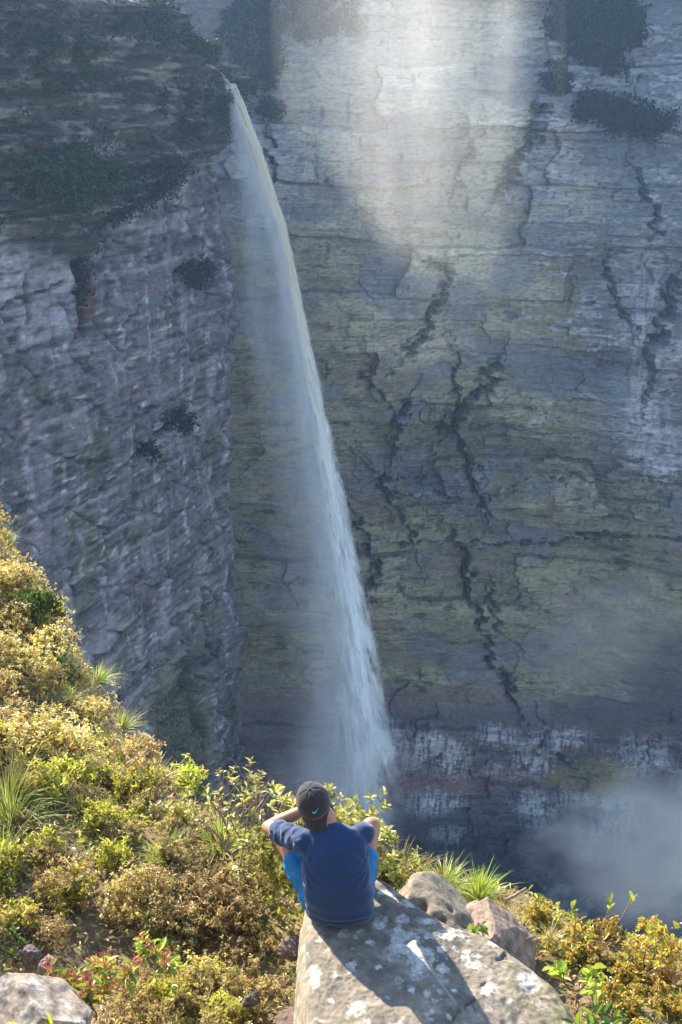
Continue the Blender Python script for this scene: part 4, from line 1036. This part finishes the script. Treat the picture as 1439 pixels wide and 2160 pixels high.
# ================================================================== SEATED PERSON
PO = np.array([-.012, 5.368, -4.235])           # where the seat touches the slab
def caps(bm, pts, rad, seg=20, rings=10):
    """swept chain of tapered round pieces (later fused into one skin)"""
    pts = [Vector(p) for p in pts]
    for p, r in zip(pts, rad):
        rr = r if hasattr(r, '__len__') else (r, r, r)
        m = Matrix.Translation(p) @ Matrix.Diagonal((rr[0], rr[1], rr[2], 1))
        bmesh.ops.create_uvsphere(bm, u_segments=seg, v_segments=rings, radius=1.0, matrix=m)
    for i in range(len(pts)-1):
        a, b = pts[i], pts[i+1]; d = b-a; L = d.length
        if L < 1e-5: continue
        ra = rad[i] if not hasattr(rad[i], '__len__') else sum(rad[i])/3; rb = rad[i+1] if not hasattr(rad[i+1], '__len__') else sum(rad[i+1])/3
        m = Matrix.Translation((a+b)/2) @ d.to_track_quat('Z', 'Y').to_matrix().to_4x4()
        bmesh.ops.create_cone(bm, cap_ends=True, segments=seg, radius1=ra, radius2=rb, depth=L, matrix=m)

def loft(bm, secs, seg=48):
    """secs: centre, half width, half depth, tilt (rad about x), roll about y"""
    rings = []
    for c, a, b, tilt, roll in secs:
        M = Matrix.Translation(c) @ Matrix.Rotation(roll, 4, 'Y') @ Matrix.Rotation(tilt, 4, 'X')
        ring = []
        for k in range(seg):
            t = 2*math.pi*k/seg; cx, sy = math.cos(t), math.sin(t)
            e = 0.82
            ring.append(bm.verts.new(M @ Vector((a*math.copysign(abs(cx)**e, cx), b*math.copysign(abs(sy)**e, sy), 0))))
        rings.append(ring)
    for r0, r1 in zip(rings[:-1], rings[1:]):
        for k in range(seg): bm.faces.new((r0[k], r0[(k+1) % seg], r1[(k+1) % seg], r1[k]))
    bm.faces.new(rings[0][::-1]); bm.faces.new(rings[-1])

def fuse(name, bm, mat, parent, voxel=0.006, smooth=8, disp=None, cut=None):
    me = bpy.data.meshes.new(name); bmesh.ops.recalc_face_normals(bm, faces=bm.faces); bm.to_mesh(me); bm.free()
    o = bpy.data.objects.new(name, me); COL.objects.link(o)
    md = o.modifiers.new('r', 'REMESH'); md.mode = 'VOXEL'; md.voxel_size = voxel; md.use_smooth_shade = True
    ms = o.modifiers.new('s', 'SMOOTH'); ms.iterations = smooth; ms.factor = 0.5
    dg = bpy.context.evaluated_depsgraph_get(); ev = o.evaluated_get(dg)
    m2 = bpy.data.meshes.new_from_object(ev); o.modifiers.clear(); o.data = m2; m2.name = name
    n = len(m2.vertices); co_ = np.zeros(n*3, np.float32); m2.vertices.foreach_get('co', co_); co_ = co_.reshape(-1, 3)
    if disp is not None:
        no = np.zeros(n*3, np.float32); m2.vertices.foreach_get('normal', no); no = no.reshape(-1, 3)
        co_ = co_+no*disp(co_.astype(float), no.astype(float))[:, None]
        m2.vertices.foreach_set('co', co_.astype(np.float32).ravel()); m2.update()
    m2.polygons.foreach_set('use_smooth', np.ones(len(m2.polygons), bool))
    m2.materials.clear(); m2.materials.append(mat); o.parent = parent
    return o

def build_person():
    root = empty('person', tuple(PO))
    tag(root, 'seated person seen from behind in a blue t-shirt and black cap, left elbow raised', 'person')
    skin = plain_mat('skin', (.42, .20, .115), .5, 25, .9, 1.1, bump=.08, sss=.08)
    tee = plain_mat('shirt_fabric', (.020, .048, .120), .85, 7, .92, 1.08, bump=.12, bscale=500, spec=.15, sheen=.25)
    sho = plain_mat('shorts_fabric', (.006, .16, .36), .6, 10, .9, 1.1, bump=.15, bscale=260, spec=.3)
    capm = plain_mat('cap_fabric', (.036, .034, .036), .85, 30, .85, 1.2, bump=.25, bscale=420, spec=.2, sheen=.15)
    hairm = plain_mat('hair', (.012, .009, .008), .55, 90, .6, 1.5, bump=.8, bscale=220)
    shoem = plain_mat('shoe', (.05, .05, .055), .7, 20)
    swm = plain_mat('emblem_print', (.01, .55, .75), .5, 20, .97, 1.03)
    hipL, hipR = (-.10, .03, .09), (.09, .03, .09)
    kneeL, kneeR = (-.318, .38, .262), (.178, .42, .285)
    ankL, ankR = (-.17, .62, -.11), (.07, .66, -.11)
    shL, shR = (-.180, .055, .445), (.128, .085, .470)
    elL, elR = (-.382, .335, .335), (.135, .36, .29)
    wrL, wrR = (-.175, .335, .455), (.0, .46, .16)
    # body
    bm = bmesh.new()
    caps(bm, [(0, .02, .09), (0, -.01, .2), (-.01, .0, .33), (-.02, .05, .43), (-.045, .085, .49)], [(.13, .085, .08), (.12, .07, .10), (.12, .07, .10), (.11, .06, .06), (.05, .045, .04)])
    caps(bm, [(-.05, .08, .48), (-.075, .125, .55)], [.062, .056])
    for s, e, w, h in ((shL, elL, wrL, (-.145, .30, .525)), (shR, elR, wrR, (-.04, .49, .08))):
        mid = tuple((a+b)/2 for a, b in zip(s, e)); caps(bm, [s, mid, e], [.040, .046, .038])
        m2 = tuple(a*.65+b*.35 for a, b in zip(e, w)); caps(bm, [e, m2, w], [.039, .041, .027])
        W = Vector(w); Hd = Vector(h)-W; Hd.normalize(); side = Hd.cross(Vector((0, 1, 0.2))).normalized(); nn = side.cross(Hd)
        palm = [W, W+Hd*.045, W+Hd*.085]
        for off in (-.024, -.008, .008, .024): caps(bm, [W+side*off*.6, W+Hd*.085+side*off], [.017, .013], 10, 6)
        for k, off in enumerate((-.030, -.010, .010, .029)):
            L = (.068, .078, .074, .058)[k]; p = W+Hd*.085+side*off; d = Hd.copy(); pts = [p]
            for j, f in enumerate((.45, .3, .25)): d = (d+nn*(-.35)).normalized(); p = p+d*L*f; pts.append(p.copy())
            caps(bm, pts, [.0098, .0090, .0082, .0070], 10, 6)
        tb = W+Hd*.025-side*.022; d = (Hd*.6-side*.8).normalized(); caps(bm, [tb, tb+d*.038, tb+d*.038+(Hd-side*.2).normalized()*.032], [.0135, .0115, .009], 10, 6)
    for hp, kn, an in ((hipL, kneeL, ankL), (hipR, kneeR, ankR)):
        mid = tuple((a+b)/2 for a, b in zip(hp, kn)); caps(bm, [hp, mid, kn], [.066, .062, .051])
        mc = tuple(a*.68+b*.32 for a, b in zip(kn, an)); caps(bm, [kn, mc, an], [.052, .056, .036])
        A = Vector(an); caps(bm, [A+Vector((0, -.03, -.055)), A+Vector((0, .06, -.065)), A+Vector((0, .14, -.07))], [.035, .036, .028])
    # head in its own frame: faces +y, leans back a little and towards the left
    H = Matrix.Translation((-.130, .160, .598)) @ Matrix.Rotation(R(8), 4, 'Z') @ Matrix.Rotation(R(-13), 4, 'Y') @ Matrix.Rotation(R(17), 4, 'X')
    def sph(c, r, sg=24):
        bmesh.ops.create_uvsphere(bm, u_segments=sg, v_segments=sg//2, radius=1.0, matrix=H @ Matrix.Translation(c) @ Matrix.Diagonal((r[0], r[1], r[2], 1)))
    sph((0, 0, .02), (.074, .092, .088), 32); sph((0, .018, -.045), (.060, .068, .062)); sph((0, .055, -.075), (.030, .026, .026)); sph((0, -.02, -.05), (.055, .06, .05))
    caps(bm, [H @ Vector((0, -.01, -.06)), Vector((-.06, .10, .50))], [.056, .062])
    sph((0, .088, .028), (.044, .014, .012), 12); sph((0, .098, -.005), (.009, .011, .022), 12); sph((0, .106, -.022), (.014, .012, .010), 12)
    for s in (-1, 1):
        sph((s*.036, .070, -.022), (.022, .020, .018), 12); sph((s*.074, .0, -.015), (.007, .017, .030), 16); sph((s*.080, -.008, -.005), (.007, .012, .018), 12)
    sph((0, .092, -.047), (.023, .010, .006), 12); sph((0, .090, -.058), (.020, .010, .007), 12)
    body = fuse('body', bm, skin, root, .0042, 5)
    em = plain_mat('eye', (.75, .73, .70), .2, 5); pm = plain_mat('iris', (.03, .018, .012), .15, 5)
    for s in (-1, 1):
        for nm, r, yy, mm in (('eye', .0125, .0775, em), ('iris', .006, .0855, pm)):
            b2 = bmesh.new(); bmesh.ops.create_uvsphere(b2, u_segments=16, v_segments=10, radius=r, matrix=H @ Matrix.Translation((s*.031, yy, .003)))
            me = bpy.data.meshes.new(nm); b2.to_mesh(me); b2.free(); me.materials.append(mm); oo = bpy.data.objects.new(nm, me); COL.objects.link(oo)
            if nm == 'eye': oo.parent = root; eye = oo
            else: oo.parent = eye
    # short hair at the back and sides under the cap
    bm = bmesh.new(); sph2 = lambda c, r: bmesh.ops.create_uvsphere(bm, u_segments=28, v_segments=16, radius=1.0, matrix=H @ Matrix.Translation(c) @ Matrix.Diagonal((*r, 1)))
    sph2((0, -.016, .015), (.078, .086, .088)); sph2((0, -.040, -.035), (.064, .052, .058)); sph2((0, -.045, -.062), (.056, .040, .046)); sph2((.012, -.02, -.075), (.060, .05, .04)); sph2((.05, -.005, -.03), (.028, .05, .05)); sph2((.035, -.02, -.095), (.056, .050, .045)); sph2((.045, -.012, -.06), (.050, .055, .06))
    fuse('hair', bm, hairm, root, .005, 4, disp=lambda c, n: .0022*fbm(c[:, 0]*120, c[:, 1]*120, c[:, 2]*60, 2))
    # cap worn back to front: six panels, button, rear brim over the neck
    nu, nv = 144, 44; V = []
    ra, rb, rc = .0885, .104, .098; zc = .026
    for j in range(nv):
        ph = (math.pi/2*1.02)*(1-j/(nv-1))
        for i in range(nu):
            th = 2*math.pi*i/nu; seam = min(abs(((th+math.pi/6) % (math.pi/3))-math.pi/6), 9)
            seam = abs(((th) % (math.pi/3))-math.pi/6); seam = math.pi/6-seam
            k = 1-0.030*math.exp(-(seam*math.cos(ph)*1.0/.035)**2)*min(1, math.cos(ph)*4) + .010*math.sin(3*th+ph*5)*math.cos(ph)
            bulge = 1+0.03*math.cos(ph)*(1 if math.sin(th) < 0 else 0)*abs(math.sin(th))
            V.append(H @ Vector((ra*k*bulge*math.cos(ph)**.86*math.cos(th) if math.cos(ph) > 0 else 0, rb*k*bulge*math.cos(ph)**.86*math.sin(th) if math.cos(ph) > 0 else 0, zc+rc*k*math.sin(ph))))
    # pull the last ring down for the band
    ring = [H @ (H.inverted() @ v + Vector((0, 0, -.018))) for v in V[-nu:]]; V += ring
    V += [H @ ((H.inverted() @ v)*1.0*Matrix.Diagonal((.95, .95, 1)) if False else Vector(((H.inverted() @ v).x*.95, (H.inverted() @ v).y*.95, (H.inverted() @ v).z+.004))) for v in ring]
    nr = nv+2; idx = np.arange(nr*nu).reshape(nr, nu); a = idx[:-1]; b = np.roll(a, -1, 1); d = idx[1:]; e = np.roll(d, -1, 1)
    Q = np.stack([a, d, e, b], -1).reshape(-1, 4)
    capo = mesh_arrays('cap', np.array([v[:] for v in V]), Q, capm, parent=root, smooth=True)
    b2 = bmesh.new(); bmesh.ops.create_uvsphere(b2, u_segments=16, v_segments=10, radius=1, matrix=H @ Matrix.Translation((0, 0, zc+rc*.985)) @ Matrix.Diagonal((.0085, .0085, .005, 1)))
    me = bpy.data.meshes.new('button'); b2.to_mesh(me); b2.free(); me.materials.append(capm); oo = bpy.data.objects.new('button', me); COL.objects.link(oo); oo.parent = capo
    for i, th0 in enumerate([k*math.pi/3 for k in range(6)]):
        ph = R(57); th = th0+math.pi/6*0+.0; th = th0
        p = Vector((ra*1.005*math.cos(ph)**.86*math.cos(th+math.pi/6*0), rb*1.005*math.cos(ph)**.86*math.sin(th), zc+rc*1.0*math.sin(ph)))
        b2 = bmesh.new(); bmesh.ops.create_uvsphere(b2, u_segments=10, v_segments=6, radius=.0032, matrix=H @ Matrix.Translation(p) @ Matrix.Diagonal((1, 1, .6, 1)))
        me = bpy.data.meshes.new('eyelet'); b2.to_mesh(me); b2.free(); me.materials.append(capm); oo = bpy.data.objects.new('eyelet', me); COL.objects.link(oo); oo.parent = capo
    # brim
    BW, BL = 28, 14; top = []; bot = []
    for j in range(BL):
        t = j/(BL-1)
        for i in range(BW):
            u = i/(BW-1)*2-1; th = -math.pi/2+u*R(62)
            p0 = Vector((ra*math.cos(th)*1.0, rb*math.sin(th)*1.0, zc-.016))
            ext = .062*t*(1-.30*abs(u)**2.2)*(1 if abs(u) < 1 else 0)
            p = p0+Vector((0, -ext*.80, -ext*.72 - .012*abs(u)**2*t*1.5))
            p.x *= (1-.10*t*abs(u))
            top.append(H @ p); bot.append(H @ (p+Vector((0, .0015, -.0035))))
    Vb = np.array([v[:] for v in top+bot]); q1 = grid_quads(BW, BL); q2 = grid_quads(BW, BL, BW*BL)[:, ::-1]
    e1 = np.array([[(BL-1)*BW+i, (BL-1)*BW+i+1, BW*BL+(BL-1)*BW+i+1, BW*BL+(BL-1)*BW+i] for i in range(BW-1)])
    mesh_arrays('brim', Vb, np.concatenate([q1, q2, e1]), capm, parent=capo, smooth=True)
    # cyan tick shaped emblem stitched on the panel above the brim
    outl_t = [(-1.0, -.05), (-.88, .20), (-.97, -.12), (-.80, -.36), (-.45, -.34), (0, -.12), (.5, .16), (1.0, .46)]
    up_ = np.array([(-.84, .26), (-.86, .04), (-.80, -.06), (-.60, -.10), (-.2, .02), (.3, .18), (.7, .33), (1.02, .47)])
    lo_ = np.array([(-.88, .24), (-1.0, .0), (-1.0, -.24), (-.82, -.40), (-.45, -.36), (.1, -.08), (.6, .20), (1.02, .46)])
    t = np.linspace(0, 7, 40); U_ = np.stack([np.interp(t, range(8), up_[:, 0]), np.interp(t, range(8), up_[:, 1])], 1); L_ = np.stack([np.interp(t, range(8), lo_[:, 0]), np.interp(t, range(8), lo_[:, 1])], 1)
    VV = []
    for lay in (1.022, 1.045):
        for f in (0, .33, .66, 1):
            for a_, b_ in zip(U_, L_):
                u, v = (a_*(1-f)+b_*f)*.0215; 
                ang = -math.pi/2 + (u+.006)/rb*1.05; ph = R(24)+v*1.25/rc
                cphi = math.cos(ph)**.86; VV.append((H @ Vector((ra*lay*1.03*cphi*math.cos(ang), rb*lay*1.03*cphi*math.sin(ang), zc+rc*lay*math.sin(ph))))[:])
    Qs = np.concatenate([grid_quads(40, 4), grid_quads(40, 4, 160), [[k, k+1, 161+k, 160+k] for k in range(39)], [[120+k, 121+k, 281+k, 280+k] for k in range(39)]])
    mesh_arrays('emblem', np.array(VV), Qs, swm, parent=capo, smooth=False)
    # t-shirt: rounded back, sleeves and collar fused into one cloth
    bm = bmesh.new()
    loft(bm, [((.015, .02, -.002), .115, .085, 0, 0), ((.012, .005, .03), .165, .115, 0, 0), ((.008, -.01, .09), .178, .125, R(-2), 0), ((-.002, -.018, .17), .180, .128, R(-4), R(-1)), ((-.012, -.012, .26), .180, .125, R(-8), R(-2)),
              ((-.018, .008, .34), .178, .118, R(-16), R(-3)), ((-.020, .035, .41), .172, .105, R(-26), R(-4)), ((-.022, .062, .455), .170, .084, R(-34), R(-5)), ((-.028, .085, .487), .135, .070, R(-38), R(-5)), ((-.045, .098, .508), .078, .062, R(-32), R(-8)), ((-.055, .105, .522), .062, .058, R(-30), R(-8))])
    dl = Vector(elL)-Vector(shL); dr = Vector(elR)-Vector(shR)
    caps(bm, [(-.12, .06, .45), Vector(shL), Vector(shL)+dl*.33, Vector(shL)+dl*.66], [.058, .062, .062, .064])
    caps(bm, [(.10, .08, .465), Vector(shR), Vector(shR)+dr*.33, Vector(shR)+dr*.66], [.056, .060, .058, .058])
    def wr(c, n):
        x, y, z = c[:, 0], c[:, 1], c[:, 2]
        f = .0035*fbm(x*9+3*z, y*9, z*14, 3)
        arm = ss(.17, .24, np.abs(x+.0)); sl = ss(-.14, -.22, x)*ss(.30, .36, z)
        f += sl*.0055*np.sin(70*(z*.8+x*.7-.3*y)+5*fbm(x*14, y*14, z*14, 2))
        f += .004*np.exp(-((z-.07)/.05)**2)*np.sin(22*z*6+9*x+4*fbm(x*8, y*8, z*8, 2))
        d1 = np.abs((z-.40)+(x+.19)*1.2+.02*fbm(x*9, y*9, z*9, 2)); f -= .006*np.exp(-(d1/.012)**2)*ss(-.02, -.12, x)*ss(.28, .36, z)
        d2 = np.abs((z-.42)-(x-.15)*1.3); f -= .005*np.exp(-(d2/.012)**2)*ss(.06, .14, x)*ss(.28, .36, z)
        f += .004*ss(.2, .05, z)*fbm(x*6, y*6, z*28, 2)
        for ax_, az_, sg in ((-.17, .36, 1), (.15, .37, -1)):           # folds pulling from the armpits across the back
            th = np.arctan2(z-az_, (x-ax_)*sg); rr_ = np.hypot(x-ax_, z-az_)
            f += .0050*np.sin(11*th+3*fbm(x*5, y*5, z*5, 2))*np.exp(-rr_/.10)*ss(.01, .05, rr_)
        f += .0045*np.exp(-((z-.14-.25*x)/.10)**2)*np.sin(55*(z+.35*x+.03*fbm(x*8, y*8, z*8, 2)))*ss(.05, .16, np.abs(x))
        return f
    shirt = fuse('shirt', bm, tee, root, .0055, 7, disp=wr)
    # shorts
    bm = bmesh.new()
    loft(bm, [((.0, .02, .002), .14, .11, 0, 0), ((.0, .03, .05), .178, .13, 0, 0), ((0, .03, .12), .165, .12, 0, 0), ((0, .02, .17), .13, .09, 0, 0)])
    for hp, kn, rr in ((hipL, kneeL, (.092, .084, .078)), (hipR, kneeR, (.092, .084, .074))):
        a = Vector(hp); b = Vector(kn); caps(bm, [a, a.lerp(b, .3), a.lerp(b, .58)], rr)
    fuse('shorts', bm, sho, root, .0055, 6, disp=lambda c, n: .006*fbm(c[:, 0]*16, c[:, 1]*10, c[:, 2]*16, 3)+.0035*np.sin(60*(c[:, 2]+.5*c[:, 1])+6*fbm(c[:, 0]*9, c[:, 1]*9, c[:, 2]*9, 2)))
    for an in (ankL, ankR):
        bm = bmesh.new(); A = Vector(an)
        caps(bm, [A+Vector((0, -.035, -.065)), A+Vector((0, .05, -.075)), A+Vector((0, .15, -.082)), A+Vector((0, .20, -.086))], [(.042, .045, .042), (.044, .05, .040), (.046, .05, .032), (.036, .04, .024)])
        caps(bm, [A+Vector((0, -.02, -.06)), A+Vector((0, -.012, -.01))], [.044, .046])
        fuse('shoe', bm, shoem, root, .006, 5)
    return root
build_person()

# ================================================================== light, sky, camera
w = bpy.data.worlds.new('World'); scene.world = w; w.use_nodes = True
nt = w.node_tree; bg = nt.nodes.get('Background') or nt.nodes.new('ShaderNodeBackground')
sky = nt.nodes.new('ShaderNodeTexSky'); sky.sky_type = 'NISHITA'; sky.sun_disc = False
sky.sun_elevation = SUN_EL; sky.sun_rotation = SUN_AZ; sky.altitude = 1200; sky.air_density = 1.0; sky.dust_density = 0.6; sky.ozone_density = 1.6
nt.links.new(sky.outputs[0], bg.inputs['Color']); bg.inputs['Strength'].default_value = 0.15
sl = bpy.data.lights.new('sun', 'SUN'); sl.energy = 5.0; sl.angle = R(0.53); sl.color = (1.0, 0.90, 0.74)
so = bpy.data.objects.new('sun', sl); COL.objects.link(so)
sd = Vector((math.sin(SUN_AZ)*math.cos(SUN_EL), math.cos(SUN_AZ)*math.cos(SUN_EL), math.sin(SUN_EL)))
so.rotation_euler = sd.to_track_quat('Z', 'Y').to_euler()
so.location = (-10, 5, 20)

cam = bpy.data.cameras.new('camera'); co = bpy.data.objects.new('camera', cam); COL.objects.link(co)
cam.sensor_fit = 'VERTICAL'; cam.sensor_height = 36.0; cam.lens = F/2160.0*36.0
cam.clip_start = 0.05; cam.clip_end = 2000
co.location = (0, 0, 0); co.rotation_euler = (math.pi/2-PITCH, 0, 0)
scene.camera = co
scene.view_settings.view_transform = 'Standard'; scene.view_settings.look = 'None'
scene.view_settings.exposure = 1.68; scene.view_settings.gamma = 1.0
cy = scene.cycles
cy.use_denoising = True; cy.max_bounces = 6; cy.diffuse_bounces = 3; cy.glossy_bounces = 2; cy.transmission_bounces = 3
cy.volume_bounces = 1; cy.transparent_max_bounces = 24; cy.volume_step_rate = 2.5; cy.volume_max_steps = 128
cy.use_adaptive_sampling = True; cy.adaptive_threshold = 0.02; cy.sample_clamp_indirect = 4.0
scene.render.threads_mode = 'AUTO'
